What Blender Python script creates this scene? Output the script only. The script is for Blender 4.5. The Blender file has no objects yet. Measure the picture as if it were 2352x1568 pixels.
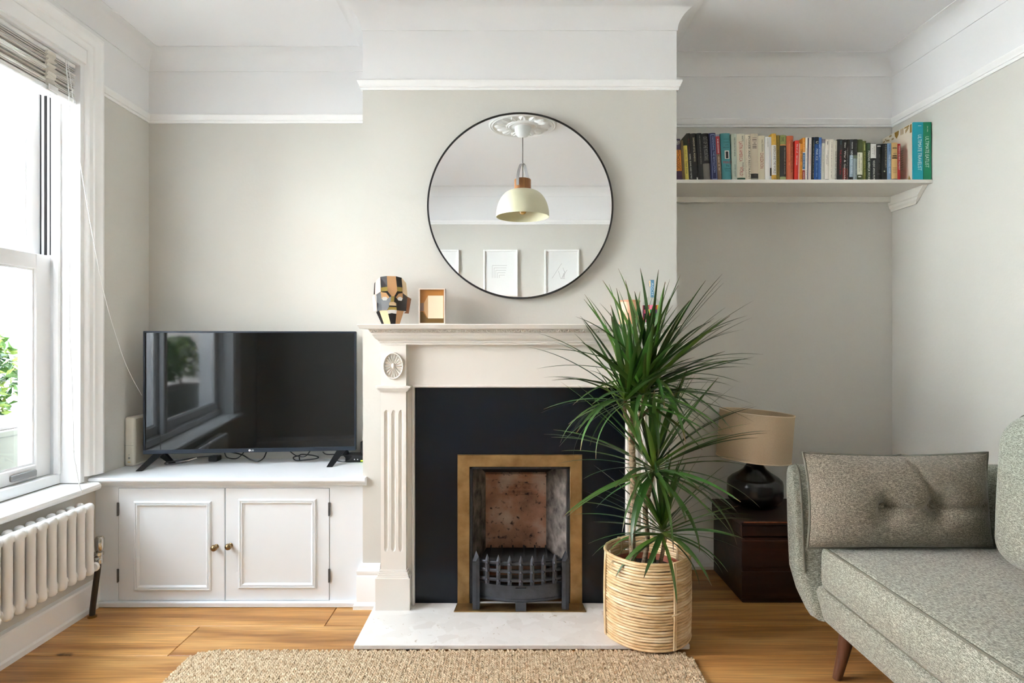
import bpy, bmesh, math, random
import numpy as np
from mathutils import Vector, Matrix
from math import sin, cos, pi, radians, sqrt, exp
random.seed(7)
SC = bpy.context.scene
COL = SC.collection

# ------------------------------------------------------------------ camera, sky, exposure
F_PX = 1404.0
CAM_Z = 1.14
cd = bpy.data.cameras.new('camera'); cam = bpy.data.objects.new('camera', cd); COL.objects.link(cam)
cd.sensor_width = 36.0; cd.lens = F_PX / 2352 * 36.0; cd.clip_start = 0.02
cam.location = (0, 0, CAM_Z); cam.rotation_euler = (pi / 2, 0, 0)
SC.camera = cam
w = bpy.data.worlds.new('sky'); SC.world = w; w.use_nodes = True
bg = w.node_tree.nodes['Background']
bg.inputs[0].default_value = (0.75, 0.885, 1.0, 1); bg.inputs[1].default_value = 1.0
SC.view_settings.view_transform = 'Standard'; SC.view_settings.look = 'None'
SC.view_settings.gamma = 1.0; SC.view_settings.use_curve_mapping = False
SC.view_settings.exposure = 4.55
SC.cycles.use_denoising = True
SC.cycles.max_bounces = 9; SC.cycles.diffuse_bounces = 7; SC.cycles.glossy_bounces = 4
SC.cycles.transmission_bounces = 6; SC.cycles.transparent_max_bounces = 12
SC.cycles.caustics_reflective = False; SC.cycles.caustics_refractive = False
SC.cycles.sample_clamp_indirect = 6.0
# midday sun behind the house: lights the street and the house opposite, never enters this window
sl = bpy.data.lights.new('sun', 'SUN'); sl.energy = 6.5; sl.angle = 0.01; sl.color = (0.87, 0.945, 1.0)
so = bpy.data.objects.new('sun', sl); COL.objects.link(so); so.rotation_euler = (0, radians(48), radians(14))
# sky portal filling the window opening
WIN_Y0, WIN_Y1, WIN_Z0, WIN_Z1 = 0.55, 2.57, 0.55, 2.306
al = bpy.data.lights.new('window_portal', 'AREA'); al.shape = 'RECTANGLE'
al.size = WIN_Z1 - WIN_Z0; al.size_y = WIN_Y1 - WIN_Y0
al.cycles.is_portal = True
po = bpy.data.objects.new('window_portal', al); COL.objects.link(po)
po.location = (-2.06, (WIN_Y0 + WIN_Y1) / 2, (WIN_Z0 + WIN_Z1) / 2)
po.rotation_euler = (0, -pi / 2, 0)

# ------------------------------------------------------------------ helpers
def S(r, g, b):
    def f(c):
        c /= 255.0
        return c / 12.92 if c <= 0.04045 else ((c + 0.055) / 1.055) ** 2.4
    return (f(r), f(g), f(b), 1.0)

def newmat(name):
    m = bpy.data.materials.new(name); m.use_nodes = True
    nt = m.node_tree; return m, nt, nt.nodes['Principled BSDF'], nt.nodes, nt.links

MATS = {}
def mat(name, col, rough=0.5, metal=0.0, var=0.0, vscale=8.0, bump=0.0, bscale=60.0, spec=0.5, stretch=(1, 1, 1), coat=0.0, col2=None, sheen=0.0):
    """principled paint; optional noise colour variation (towards col2) and fine bump relief"""
    if name in MATS: return MATS[name]
    m, nt, p, N, L = newmat(name); MATS[name] = m
    p.inputs['Base Color'].default_value = col; p.inputs['Roughness'].default_value = rough
    p.inputs['Metallic'].default_value = metal; p.inputs['Specular IOR Level'].default_value = spec
    p.inputs['Coat Weight'].default_value = coat
    if sheen: p.inputs['Sheen Weight'].default_value = sheen
    if var or bump:
        tc = N.new('ShaderNodeTexCoord'); mp = N.new('ShaderNodeMapping'); L.new(tc.outputs['Object'], mp.inputs[0])
        mp.inputs['Scale'].default_value = stretch
    if var:
        n = N.new('ShaderNodeTexNoise'); n.inputs['Scale'].default_value = vscale; n.inputs['Detail'].default_value = 5
        L.new(mp.outputs[0], n.inputs['Vector'])
        r = N.new('ShaderNodeValToRGB'); c2 = col2 or tuple(x * (1 - var) for x in col[:3]) + (1,)
        r.color_ramp.elements[0].color = c2; r.color_ramp.elements[0].position = 0.3
        r.color_ramp.elements[1].color = col; r.color_ramp.elements[1].position = 0.68
        L.new(n.outputs[0], r.inputs[0]); L.new(r.outputs[0], p.inputs['Base Color'])
    if bump:
        n2 = N.new('ShaderNodeTexNoise'); n2.inputs['Scale'].default_value = bscale; n2.inputs['Detail'].default_value = 3
        L.new(mp.outputs[0], n2.inputs['Vector'])
        b = N.new('ShaderNodeBump'); b.inputs['Strength'].default_value = bump; b.inputs['Distance'].default_value = 0.004
        L.new(n2.outputs[0], b.inputs['Height']); L.new(b.outputs[0], p.inputs['Normal'])
    return m

ORG = {}
def tag(o, label=None, cat=None, group=None, kind=None):
    if label: o['label'] = label
    if cat: o['category'] = cat
    if group: o['group'] = group
    if kind: o['kind'] = kind
    return o

def thing(name, loc, label=None, cat=None, group=None, kind=None, rotz=0.0):
    o = bpy.data.objects.new(name, None); COL.objects.link(o); o.location = loc
    o.rotation_euler = (0, 0, rotz); o.empty_display_size = 0.05
    ORG[o] = Vector(loc); return tag(o, label, cat, group, kind)

class MB:
    def __init__(s): s.V = []; s.F = []; s.M = []
    def add(s, vs, fs, mi=0):
        n = len(s.V); s.V += [tuple(v) for v in vs]; s.F += [tuple(i + n for i in f) for f in fs]; s.M += [mi] * len(fs)
        return s
    def box(s, a, b, mi=0):
        x0, y0, z0 = [min(p, q) for p, q in zip(a, b)]; x1, y1, z1 = [max(p, q) for p, q in zip(a, b)]
        v = [(x0, y0, z0), (x1, y0, z0), (x1, y1, z0), (x0, y1, z0), (x0, y0, z1), (x1, y0, z1), (x1, y1, z1), (x0, y1, z1)]
        return s.add(v, [(3, 2, 1, 0), (4, 5, 6, 7), (0, 1, 5, 4), (1, 2, 6, 5), (2, 3, 7, 6), (3, 0, 4, 7)], mi)
    def cbox(s, a, b, c=0.003, mi=0):
        """box with chamfered edges"""
        x0, y0, z0 = [min(p, q) for p, q in zip(a, b)]; x1, y1, z1 = [max(p, q) for p, q in zip(a, b)]
        c = min(c, (x1 - x0) / 2.2, (y1 - y0) / 2.2, (z1 - z0) / 2.2)
        vs = []; idx = {}
        for i, X in enumerate((x0, x1)):
            for j, Y in enumerate((y0, y1)):
                for k, Z in enumerate((z0, z1)):
                    sx, sy, sz = (1, -1)[i], (1, -1)[j], (1, -1)[k]
                    idx[i, j, k, 0] = len(vs); vs.append((X, Y + sy * c, Z + sz * c))
                    idx[i, j, k, 1] = len(vs); vs.append((X + sx * c, Y, Z + sz * c))
                    idx[i, j, k, 2] = len(vs); vs.append((X + sx * c, Y + sy * c, Z))
        g = lambda i, j, k, a: idx[i, j, k, a]
        fs = []
        for i in (0, 1): fs.append([g(i, 0, 0, 0), g(i, 1, 0, 0), g(i, 1, 1, 0), g(i, 0, 1, 0)])
        for j in (0, 1): fs.append([g(0, j, 0, 1), g(1, j, 0, 1), g(1, j, 1, 1), g(0, j, 1, 1)])
        for k in (0, 1): fs.append([g(0, 0, k, 2), g(1, 0, k, 2), g(1, 1, k, 2), g(0, 1, k, 2)])
        for j in (0, 1):
            for k in (0, 1): fs.append([g(0, j, k, 1), g(1, j, k, 1), g(1, j, k, 2), g(0, j, k, 2)])
        for i in (0, 1):
            for k in (0, 1): fs.append([g(i, 0, k, 0), g(i, 1, k, 0), g(i, 1, k, 2), g(i, 0, k, 2)])
            for j in (0, 1): fs.append([g(i, j, 0, 0), g(i, j, 1, 0), g(i, j, 1, 1), g(i, j, 0, 1)])
        for i in (0, 1):
            for j in (0, 1):
                for k in (0, 1): fs.append([g(i, j, k, 0), g(i, j, k, 1), g(i, j, k, 2)])
        return s.add(vs, fs, mi)
    def lathe(s, prof, c=(0, 0, 0), n=32, sx=1.0, sy=1.0, mi=0, axis='z'):
        vs = []; fs = []
        for r, z in prof:
            for k in range(n):
                a = 2 * pi * k / n; p = (r * cos(a) * sx, r * sin(a) * sy, z)
                if axis == 'y': p = (p[0], p[2], p[1])
                elif axis == 'x': p = (p[2], p[0], p[1])
                vs.append((c[0] + p[0], c[1] + p[1], c[2] + p[2]))
        m = len(prof)
        for i in range(m - 1):
            for k in range(n): fs.append((i * n + k, i * n + (k + 1) % n, (i + 1) * n + (k + 1) % n, (i + 1) * n + k))
        if prof[0][0] > 1e-6: fs.append(tuple(range(n))[::-1])
        if prof[-1][0] > 1e-6: fs.append(tuple((m - 1) * n + k for k in range(n)))
        return s.add(vs, fs, mi)
    def tube(s, pts, r, n=8, mi=0, closed=False):
        P = [Vector(p) for p in pts]; m = len(P); R = r if isinstance(r, (list, tuple)) else [r] * m
        vs = []; fs = []; prev = None
        for i, p in enumerate(P):
            if closed: t = P[(i + 1) % m] - P[i - 1]
            else: t = P[min(i + 1, m - 1)] - P[max(i - 1, 0)]
            t.normalize()
            if prev is None:
                up = Vector((0, 0, 1)) if abs(t.z) < 0.9 else Vector((1, 0, 0))
                u = t.cross(up).normalized()
            else:
                u = (prev - t * prev.dot(t)).normalized()
            prev = u; v = t.cross(u)
            for k in range(n):
                a = 2 * pi * k / n; vs.append(p + (u * cos(a) + v * sin(a)) * R[i])
        for i in range(m if closed else m - 1):
            j = (i + 1) % m
            for k in range(n): fs.append((i * n + k, i * n + (k + 1) % n, j * n + (k + 1) % n, j * n + k))
        if not closed:
            fs.append(tuple(range(n))[::-1]); fs.append(tuple((m - 1) * n + k for k in range(n)))
        return s.add(vs, fs, mi)
    def sweep(s, path, prof, up=(0, 0, 1), closed=False, flip=1, mi=0, caps=True):
        """profile (a sideways, b along up) swept along a planar path with mitred corners"""
        P = [Vector(p) for p in path]; U = Vector(up); m = len(P); k = len(prof); vs = []; fs = []
        for i in range(m):
            t1 = (P[i] - P[i - 1]) if (i > 0 or closed) else (P[1] - P[0])
            t2 = (P[(i + 1) % m] - P[i]) if (i < m - 1 or closed) else (P[-1] - P[-2])
            n1 = t1.normalized().cross(U) * flip; n2 = t2.normalized().cross(U) * flip
            h = (n1 + n2); h = h / max(h.dot(n1), 1e-6)
            for a, b in prof: vs.append(P[i] + h * a + U * b)
        for i in range(m if closed else m - 1):
            j = (i + 1) % m
            for q in range(k): fs.append((i * k + q, i * k + (q + 1) % k, j * k + (q + 1) % k, j * k + q))
        if not closed and caps:
            fs.append(tuple(range(k))); fs.append(tuple((m - 1) * k + q for q in range(k))[::-1])
        return s.add(vs, fs, mi)
    def prism(s, poly, vec, mi=0):
        n = len(poly); v = Vector(vec)
        vs = [Vector(p) for p in poly] + [Vector(p) + v for p in poly]
        fs = [tuple(range(n)), tuple(range(2 * n - 1, n - 1, -1))] + [(i, (i + 1) % n, n + (i + 1) % n, n + i) for i in range(n)]
        return s.add(vs, fs, mi)
    def slab(s, q, t, mi=0):
        q = [Vector(p) for p in q]; nrm = (q[1] - q[0]).cross(q[2] - q[0]).normalized()
        return s.prism(q, nrm * t, mi)
    def rbox(s, a, b, r, seg=3, div=6, deform=None, mi=0):
        A = np.array([min(p, q) for p, q in zip(a, b)], float); B = np.array([max(p, q) for p, q in zip(a, b)], float)
        c = (A + B) / 2; h = (B - A) / 2; r = min(r, h.min() * 0.98)
        def line(H, dv):
            e = [-H + r * (1 - cos(pi / 2 * i / seg)) * 1.0 for i in range(seg)]
            mids = [-(H - r) + 2 * (H - r) * i / dv for i in range(dv + 1)]
            return e + mids + [-x for x in e[::-1]]
        vid = {}; vs = []; fs = []
        def vert(q):
            key = tuple(np.round(q, 6))
            if key in vid: return vid[key]
            inn = np.clip(q, -(h - r), h - r); d = q - inn; ln = np.linalg.norm(d)
            p = inn + (d / ln * r if ln > 1e-9 else d) + c
            if deform: p = deform(p, q / h)
            vid[key] = len(vs); vs.append(tuple(p)); return vid[key]
        for ax in range(3):
            o = [i for i in range(3) if i != ax]
            dv = [max(1, int(round(div * h[i] / h.max()))) for i in o]
            L0 = line(h[o[0]], dv[0]); L1 = line(h[o[1]], dv[1])
            for sg in (-1, 1):
                for i in range(len(L0) - 1):
                    for j in range(len(L1) - 1):
                        ids = []
                        for (u, v) in ((i, j), (i + 1, j), (i + 1, j + 1), (i, j + 1)):
                            q = np.zeros(3); q[ax] = sg * h[ax]; q[o[0]] = L0[u]; q[o[1]] = L1[v]; ids.append(vert(q))
                        if (sg > 0) == (ax != 1): fs.append(tuple(ids))
                        else: fs.append(tuple(ids[::-1]))
        fs = [f for f in fs if len(set(f)) > 2]
        return s.add(vs, fs, mi)
    def build(s, name, m, parent=None, smooth=False, local=False, origin=None, angle=40):
        V = np.array(s.V, float)
        if local: off = np.zeros(3) if origin is None else np.array(origin)
        elif parent is not None: off = np.array(ORG[parent])
        elif origin is not None: off = np.array(origin)
        else: off = np.array([(V[:, 0].min() + V[:, 0].max()) / 2, (V[:, 1].min() + V[:, 1].max()) / 2, V[:, 2].min()])
        me = bpy.data.meshes.new(name); me.from_pydata((V - off).tolist(), [], s.F)
        for q in (m if isinstance(m, (list, tuple)) else [m]): me.materials.append(q)
        if any(s.M): me.polygons.foreach_set('material_index', s.M)
        bm = bmesh.new(); bm.from_mesh(me); bmesh.ops.recalc_face_normals(bm, faces=bm.faces); bm.to_mesh(me); bm.free()
        if smooth:
            me.polygons.foreach_set('use_smooth', [True] * len(me.polygons)); me.set_sharp_from_angle(angle=radians(angle))
        me.update()
        o = bpy.data.objects.new(name, me); COL.objects.link(o)
        if parent is not None: o.parent = parent; ORG[o] = ORG[parent]
        else: o.location = off; ORG[o] = Vector(off)
        return o

def copy_to(o, parent=None, **kw):
    c = o.copy(); COL.objects.link(c)
    if parent is not None: c.parent = parent; ORG[c] = ORG.get(parent, Vector())
    for k, v in kw.items(): setattr(c, k, v)
    return c

def text_mesh(txt, ext=0.0003, res=2, bold=0.0):
    cu = bpy.data.curves.new('t', 'FONT'); cu.body = txt; cu.size = 1.0; cu.resolution_u = res
    cu.align_x = 'CENTER'; cu.align_y = 'CENTER'; cu.offset = bold
    ob = bpy.data.objects.new('t', cu); COL.objects.link(ob)
    me = bpy.data.meshes.new_from_object(ob); bpy.data.objects.remove(ob); bpy.data.curves.remove(cu)
    V = [v.co.copy() for v in me.vertices]; Fc = [tuple(p.vertices) for p in me.polygons]; bpy.data.meshes.remove(me)
    return V, Fc

def add_text(mb, txt, o, ux, uy, width=None, height=None, proud=0.0004, mi=0, bold=0.0, thick=0.0):
    """lay lettering on a plane: o centre, ux reading direction, uy up direction; fitted to width x height"""
    V, Fc = text_mesh(txt, bold=bold)
    if not V: return
    xs = [v.x for v in V]; ys = [v.y for v in V]; cx, cy = (max(xs) + min(xs)) / 2, (max(ys) + min(ys)) / 2
    W, H = max(xs) - min(xs), max(ys) - min(ys)
    sx = width / W if width else None; sy = height / H if height else None
    sx = sx or sy; sy = sy or sx
    o, ux, uy = Vector(o), Vector(ux), Vector(uy); nz = ux.cross(uy)
    P = [o + ux * ((v.x - cx) * sx) + uy * ((v.y - cy) * sy) + nz * (proud + thick) for v in V]
    mb.add(P, Fc, mi)
    if thick:
        cnt = {}
        for f in Fc:
            for i in range(len(f)):
                e = (f[i], f[(i + 1) % len(f)])
                cnt.setdefault(tuple(sorted(e)), []).append(e)
        Q = P + [p - nz * (thick + proud) for p in P]; n = len(P)
        mb.add(Q, [(es[0][0], es[0][1], es[0][1] + n, es[0][0] + n) for es in cnt.values() if len(es) == 1], mi)

# ------------------------------------------------------------------ materials
M_wall = mat('grey_wall_paint', S(205, 203, 196), 0.75, bump=0.12, bscale=90, spec=0.25)
M_upper = mat('white_wall_paint', S(232, 232, 232), 0.75, bump=0.1, bscale=90, spec=0.25)
M_ceil = mat('ceiling_paint', S(237, 237, 238), 0.8, bump=0.08, bscale=40, spec=0.2)
M_trim = mat('white_gloss_trim', S(242, 242, 241), 0.35, spec=0.45, bump=0.03, bscale=25)
M_cab = mat('cupboard_paint', S(230, 234, 238), 0.4, spec=0.4, bump=0.04, bscale=30)
M_surr = mat('surround_paint', S(224, 219, 212), 0.42, spec=0.4, bump=0.03, bscale=30)
M_sash = mat('sash_white', S(232, 232, 232), 0.3)
M_dark = mat('dark_gap', S(38, 38, 38), 0.7)
M_black = mat('black_plastic', S(22, 23, 26), 0.35)
M_chrome = mat('chrome', S(190, 186, 178), 0.18, 1.0)
M_blackm = mat('black_iron_leafed', S(52, 54, 58), 0.42, 0.55, var=0.4, vscale=60, bump=0.25, bscale=180)

def wood_mat(name, c_lo, c_mid, c_hi, axis=0, rough=0.38, knots=True, scale=1.0, spec=0.4, kfac=1.0):
    m, nt, p, N, L = newmat(name)
    tc = N.new('ShaderNodeTexCoord'); oi = N.new('ShaderNodeObjectInfo')
    rnd = N.new('ShaderNodeVectorMath'); rnd.operation = 'SCALE'; rnd.inputs[0].default_value = (7.3, 3.1, 5.7)
    L.new(oi.outputs['Random'], rnd.inputs['Scale'])
    ad = N.new('ShaderNodeVectorMath'); L.new(tc.outputs['Object'], ad.inputs[0]); L.new(rnd.outputs[0], ad.inputs[1])
    mp = N.new('ShaderNodeMapping'); L.new(ad.outputs[0], mp.inputs[0])
    sc = [14 * scale] * 3; sc[axis] = 1.1 * scale; mp.inputs['Scale'].default_value = sc
    n1 = N.new('ShaderNodeTexNoise'); n1.inputs['Scale'].default_value = 1.0; n1.inputs['Detail'].default_value = 6; n1.inputs['Distortion'].default_value = 0.9
    L.new(mp.outputs[0], n1.inputs['Vector'])
    r = N.new('ShaderNodeValToRGB'); e = r.color_ramp.elements
    e[0].position = 0.28; e[0].color = c_lo; e[1].position = 0.72; e[1].color = c_hi
    x = e.new(0.5); x.color = c_mid
    L.new(n1.outputs[0], r.inputs[0])
    mp2 = N.new('ShaderNodeMapping'); L.new(ad.outputs[0], mp2.inputs[0])
    s2 = [190 * scale] * 3; s2[axis] = 5 * scale; mp2.inputs['Scale'].default_value = s2
    n2 = N.new('ShaderNodeTexNoise'); n2.inputs['Scale'].default_value = 1.0; n2.inputs['Detail'].default_value = 3; L.new(mp2.outputs[0], n2.inputs['Vector'])
    g = N.new('ShaderNodeMapRange'); g.inputs['From Min'].default_value = 0.3; g.inputs['From Max'].default_value = 0.7
    g.inputs['To Min'].default_value = 1 - .2 * kfac; g.inputs['To Max'].default_value = 1.04 + .05 * kfac; L.new(n2.outputs[0], g.inputs[0])
    hs = N.new('ShaderNodeHueSaturation'); L.new(r.outputs[0], hs.inputs['Color'])
    mv = N.new('ShaderNodeMapRange'); mv.inputs['To Min'].default_value = 0.86; mv.inputs['To Max'].default_value = 1.12
    L.new(oi.outputs['Random'], mv.inputs[0])
    mm = N.new('ShaderNodeMath'); mm.operation = 'MULTIPLY'; L.new(g.outputs[0], mm.inputs[0]); L.new(mv.outputs[0], mm.inputs[1])
    L.new(mm.outputs[0], hs.inputs['Value'])
    out = hs.outputs[0]
    if knots:
        mp3 = N.new('ShaderNodeMapping'); L.new(ad.outputs[0], mp3.inputs[0])
        s3 = [5.5] * 3; s3[axis] = 2.4; mp3.inputs['Scale'].default_value = s3
        vo = N.new('ShaderNodeTexVoronoi'); vo.inputs['Scale'].default_value = 1.0; L.new(mp3.outputs[0], vo.inputs['Vector'])
        nd = N.new('ShaderNodeTexNoise'); nd.inputs['Scale'].default_value = 40; nd.inputs['Detail'].default_value = 2; L.new(tc.outputs['Object'], nd.inputs['Vector'])
        md = N.new('ShaderNodeMath'); md.operation = 'MULTIPLY_ADD'; md.inputs[1].default_value = 0.10; L.new(nd.outputs[0], md.inputs[0]); L.new(vo.outputs['Distance'], md.inputs[2])
        k = N.new('ShaderNodeMapRange'); k.inputs['From Min'].default_value = 0.105; k.inputs['From Max'].default_value = 0.19
        k.interpolation_type = 'SMOOTHSTEP'; L.new(md.outputs[0], k.inputs[0])
        mx = N.new('ShaderNodeMix'); mx.data_type = 'RGBA'; L.new(k.outputs[0], mx.inputs[0])
        mx.inputs[6].default_value = tuple(v * 0.28 for v in c_lo[:3]) + (1,); L.new(out, mx.inputs[7]); out = mx.outputs[2]
    L.new(out, p.inputs['Base Color'])
    p.inputs['Roughness'].default_value = rough; p.inputs['Specular IOR Level'].default_value = spec
    b = N.new('ShaderNodeBump'); b.inputs['Strength'].default_value = 0.15; b.inputs['Distance'].default_value = 0.002
    L.new(n2.outputs[0], b.inputs['Height']); L.new(b.outputs[0], p.inputs['Normal'])
    return m
M_floor = wood_mat('oiled_oak_boards', S(148, 96, 48), S(192, 138, 76), S(218, 168, 104), kfac=1.7)
M_leg = wood_mat('walnut_leg', S(66, 40, 28), S(92, 58, 40), S(116, 78, 56), axis=2, knots=False)
M_trunk = wood_mat('dark_stained_pine', S(24, 12, 8), S(40, 20, 12), S(66, 36, 22), axis=0, knots=True, rough=0.45)
M_lampwood = wood_mat('acacia_blocks', S(122, 78, 40), S(160, 108, 60), S(190, 140, 88), axis=2, knots=False)

def glass_mat(name, tint=(1, 1, 1, 1), refl=1.0):
    m, nt, p, N, L = newmat(name); N.remove(p)
    tr = N.new('ShaderNodeBsdfTransparent'); tr.inputs[0].default_value = tint
    gl = N.new('ShaderNodeBsdfGlossy'); gl.inputs['Roughness'].default_value = 0.01
    fr = N.new('ShaderNodeFresnel'); fr.inputs['IOR'].default_value = 1.45
    ge = N.new('ShaderNodeNewGeometry'); iv = N.new('ShaderNodeMath'); iv.operation = 'SUBTRACT'; iv.inputs[0].default_value = 1.0; L.new(ge.outputs['Backfacing'], iv.inputs[1])
    mu = N.new('ShaderNodeMath'); mu.operation = 'MULTIPLY'; L.new(fr.outputs[0], mu.inputs[0]); L.new(iv.outputs[0], mu.inputs[1])
    mx = N.new('ShaderNodeMixShader'); L.new(mu.outputs[0], mx.inputs[0]); L.new(tr.outputs[0], mx.inputs[1]); L.new(gl.outputs[0], mx.inputs[2])
    L.new(mx.outputs[0], N['Material Output'].inputs[0]); return m
M_glass = glass_mat('window_glass')
M_bottle = glass_mat('bottle_glass', (0.93, 0.95, 0.94, 1))

def fabric_mat(name, ca, cb, cc):
    m, nt, p, N, L = newmat(name)
    tc = N.new('ShaderNodeTexCoord')
    def nz(scale, det=2.0, st=(1, 1, 1), rot=(0, 0, 0)):
        mp = N.new('ShaderNodeMapping'); L.new(tc.outputs['Object'], mp.inputs[0]); mp.inputs['Scale'].default_value = st; mp.inputs['Rotation'].default_value = rot
        n = N.new('ShaderNodeTexNoise'); n.inputs['Scale'].default_value = scale; n.inputs['Detail'].default_value = det
        L.new(mp.outputs[0], n.inputs['Vector']); return n
    a = nz(90, 2, (1, 5, 5), (0.2, 0.5, 0.6)); b = nz(90, 2, (5, 1, 5), (0.5, 0.1, -0.5)); c = nz(7, 3)
    ma = N.new('ShaderNodeMath'); ma.operation = 'MAXIMUM'; L.new(a.outputs[0], ma.inputs[0]); L.new(b.outputs[0], ma.inputs[1])
    r = N.new('ShaderNodeValToRGB'); e = r.color_ramp.elements; e[0].position = 0.44; e[0].color = ca; e[1].position = 0.68; e[1].color = cc
    x = e.new(0.56); x.color = cb; L.new(ma.outputs[0], r.inputs[0])
    L.new(r.outputs[0], p.inputs['Base Color']); p.inputs['Roughness'].default_value = 0.92; p.inputs['Specular IOR Level'].default_value = 0.15
    p.inputs['Sheen Weight'].default_value = 0.25; p.inputs['Sheen Roughness'].default_value = 0.5
    bu = N.new('ShaderNodeBump'); bu.inputs['Strength'].default_value = 0.55; bu.inputs['Distance'].default_value = 0.0018
    L.new(ma.outputs[0], bu.inputs['Height']); L.new(bu.outputs[0], p.inputs['Normal'])
    return m
M_sofa = fabric_mat('grey_tweed', S(96, 99, 88), S(140, 143, 130), S(186, 188, 175))
M_pipe = mat('sofa_piping', S(112, 112, 101), 0.9, spec=0.1)
M_sofa_shaded = fabric_mat('grey_tweed_shaded', S(86, 82, 72), S(124, 118, 105), S(164, 157, 142))  # sofa tweed again, darker and browner: the bolster's shading is in the colour

# ------------------------------------------------------------------ room dimensions (metres; camera at origin, looking along +y)
XL = -1.80
YL, YB, YR, YF = 3.03, 2.63, 3.087, -0.44       # left alcove, breast, right alcove, wall behind the camera
BX0, BX1 = -0.642, 0.708
def XR(y): return 1.92 + 0.033 * (YR - y)
Z_RAIL, Z_COVE, COVE, Z_CEIL = 2.22, 2.48, 0.082, 2.562
LOOP = [(XL, YF, 0), (XL, YL, 0), (BX0, YL, 0), (BX0, YB, 0), (BX1, YB, 0), (BX1, YR, 0), (XR(YR), YR, 0), (XR(YF), YF, 0)]
FX0, FX1, FZ = -0.179, 0.246, 0.608             # firebox opening

def wallbox(mb, a, b):
    """wall block split at the picture rail: grey below, white above"""
    z0, z1 = min(a[2], b[2]), max(a[2], b[2])
    if z0 < Z_RAIL: mb.box((a[0], a[1], z0), (b[0], b[1], min(z1, Z_RAIL)), 0)
    if z1 > Z_RAIL: mb.box((a[0], a[1], max(z0, Z_RAIL)), (b[0], b[1], z1), 1)
WM = [M_wall, M_upper]
OUTX = -2.06
mb = MB()
wallbox(mb, (XL, YF - .15, 0), (OUTX, WIN_Y0, Z_CEIL)); wallbox(mb, (XL, WIN_Y1, 0), (OUTX, YL + .3, Z_CEIL))
wallbox(mb, (XL, WIN_Y0, 0), (OUTX, WIN_Y1, WIN_Z0 - .03)); wallbox(mb, (XL, WIN_Y0, WIN_Z1), (OUTX, WIN_Y1, Z_CEIL))
tag(mb.build('wall_left', WM), kind='structure')
mb = MB(); wallbox(mb, (XL, YL, 0), (BX0, YL + .3, Z_CEIL))
tag(mb.build('wall_alcove_left', WM), kind='structure')
mb = MB()
wallbox(mb, (BX0, YB, 0), (FX0 - .02, YL + .3, Z_CEIL)); wallbox(mb, (FX1 + .02, YB, 0), (BX1, YL + .3, Z_CEIL))
wallbox(mb, (FX0 - .02, YB, FZ + .02), (FX1 + .02, YL + .3, Z_CEIL)); wallbox(mb, (FX0 - .02, 2.93, 0), (FX1 + .02, YL + .3, FZ + .02))
tag(mb.build('wall_chimney', WM), kind='structure')
mb = MB(); wallbox(mb, (BX1, YR, 0), (XR(YR) + .2, YR + .24, Z_CEIL))
tag(mb.build('wall_alcove_right', WM), kind='structure')
mb = MB()
for z0, z1, mi in ((0, Z_RAIL, 0), (Z_RAIL, Z_CEIL, 1)):
    mb.prism([(XR(YR), YR, z0), (XR(YF), YF, z0), (XR(YF) + .2, YF, z0), (XR(YR) + .2, YR, z0)], (0, 0, z1 - z0), mi)
tag(mb.build('wall_right', WM), kind='structure')
mb = MB(); wallbox(mb, (XL, YF, 0), (XR(YF) + .2, YF - .15, Z_CEIL))
tag(mb.build('wall_behind', WM), kind='structure')
mb = MB(); mb.box((OUTX, YF - .15, Z_CEIL), (XR(YF) + .2, YR + .3, Z_CEIL + .15))
tag(mb.build('ceiling', M_ceil), kind='structure')

# coving, picture rail, skirting
cv = [(0, Z_COVE - .004), (.004, Z_COVE - .004), (.004, Z_COVE)]
cv += [(COVE + .004 - COVE * cos(a), Z_COVE + COVE * sin(a) * .96) for a in [pi / 2 * i / 10 for i in range(11)]]
cv += [(COVE + .008, Z_CEIL - .004), (COVE + .008, Z_CEIL + .002), (0, Z_CEIL + .002)]
tag(MB().sweep(LOOP, cv, closed=True).build('trim_1', M_upper, smooth=True, angle=25), 'white coved cornice running around the ceiling', kind='structure')
rail = [(0, 2.22), (.007, 2.22), (.009, 2.226), (.008, 2.231), (.013, 2.233), (.014, 2.238), (.016, 2.243), (.020, 2.25), (.021, 2.256), (.019, 2.260), (0, 2.260)]
WY_OUT = 2.645
tag(MB().sweep([(XL, WY_OUT, 0)] + LOOP[1:] + [(XL, YF, 0), (XL, .47, 0)], rail).build('trim_2', M_trim, smooth=True, angle=25), 'white moulded picture rail', kind='structure')
sk = [(0, 0), (.034, 0), (.034, .016), (.026, .024), (.022, .028), (.022, .135), (.019, .142), (.022, .150), (.022, .160), (.016, .166), (.010, .170), (.010, .178), (.004, .186), (0, .188)]
mb = MB()
mb.sweep([(BX0, YB + .02, 0), (BX0, YB, 0), (-.566, YB, 0)], sk)
tag(mb.build('baseboard_chimney_left', M_trim, smooth=True, angle=25), kind='structure')
mb = MB(); mb.sweep([(.640, YB, 0), (BX1, YB, 0), (BX1, YR, 0), (XR(YR), YR, 0), (XR(YF), YF, 0), (XL, YF, 0)], sk)
tag(mb.build('baseboard_right', M_trim, smooth=True, angle=25), kind='structure')
skl = [(0, 0), (.030, 0), (.030, .018), (.022, .024), (.020, .104), (.016, .112), (0, .118)]
mb = MB(); mb.sweep([(XL, YF, 0), (XL, 2.655, 0)], skl)
tag(mb.build('baseboard_left', M_trim, smooth=True, angle=25), kind='structure')

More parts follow.
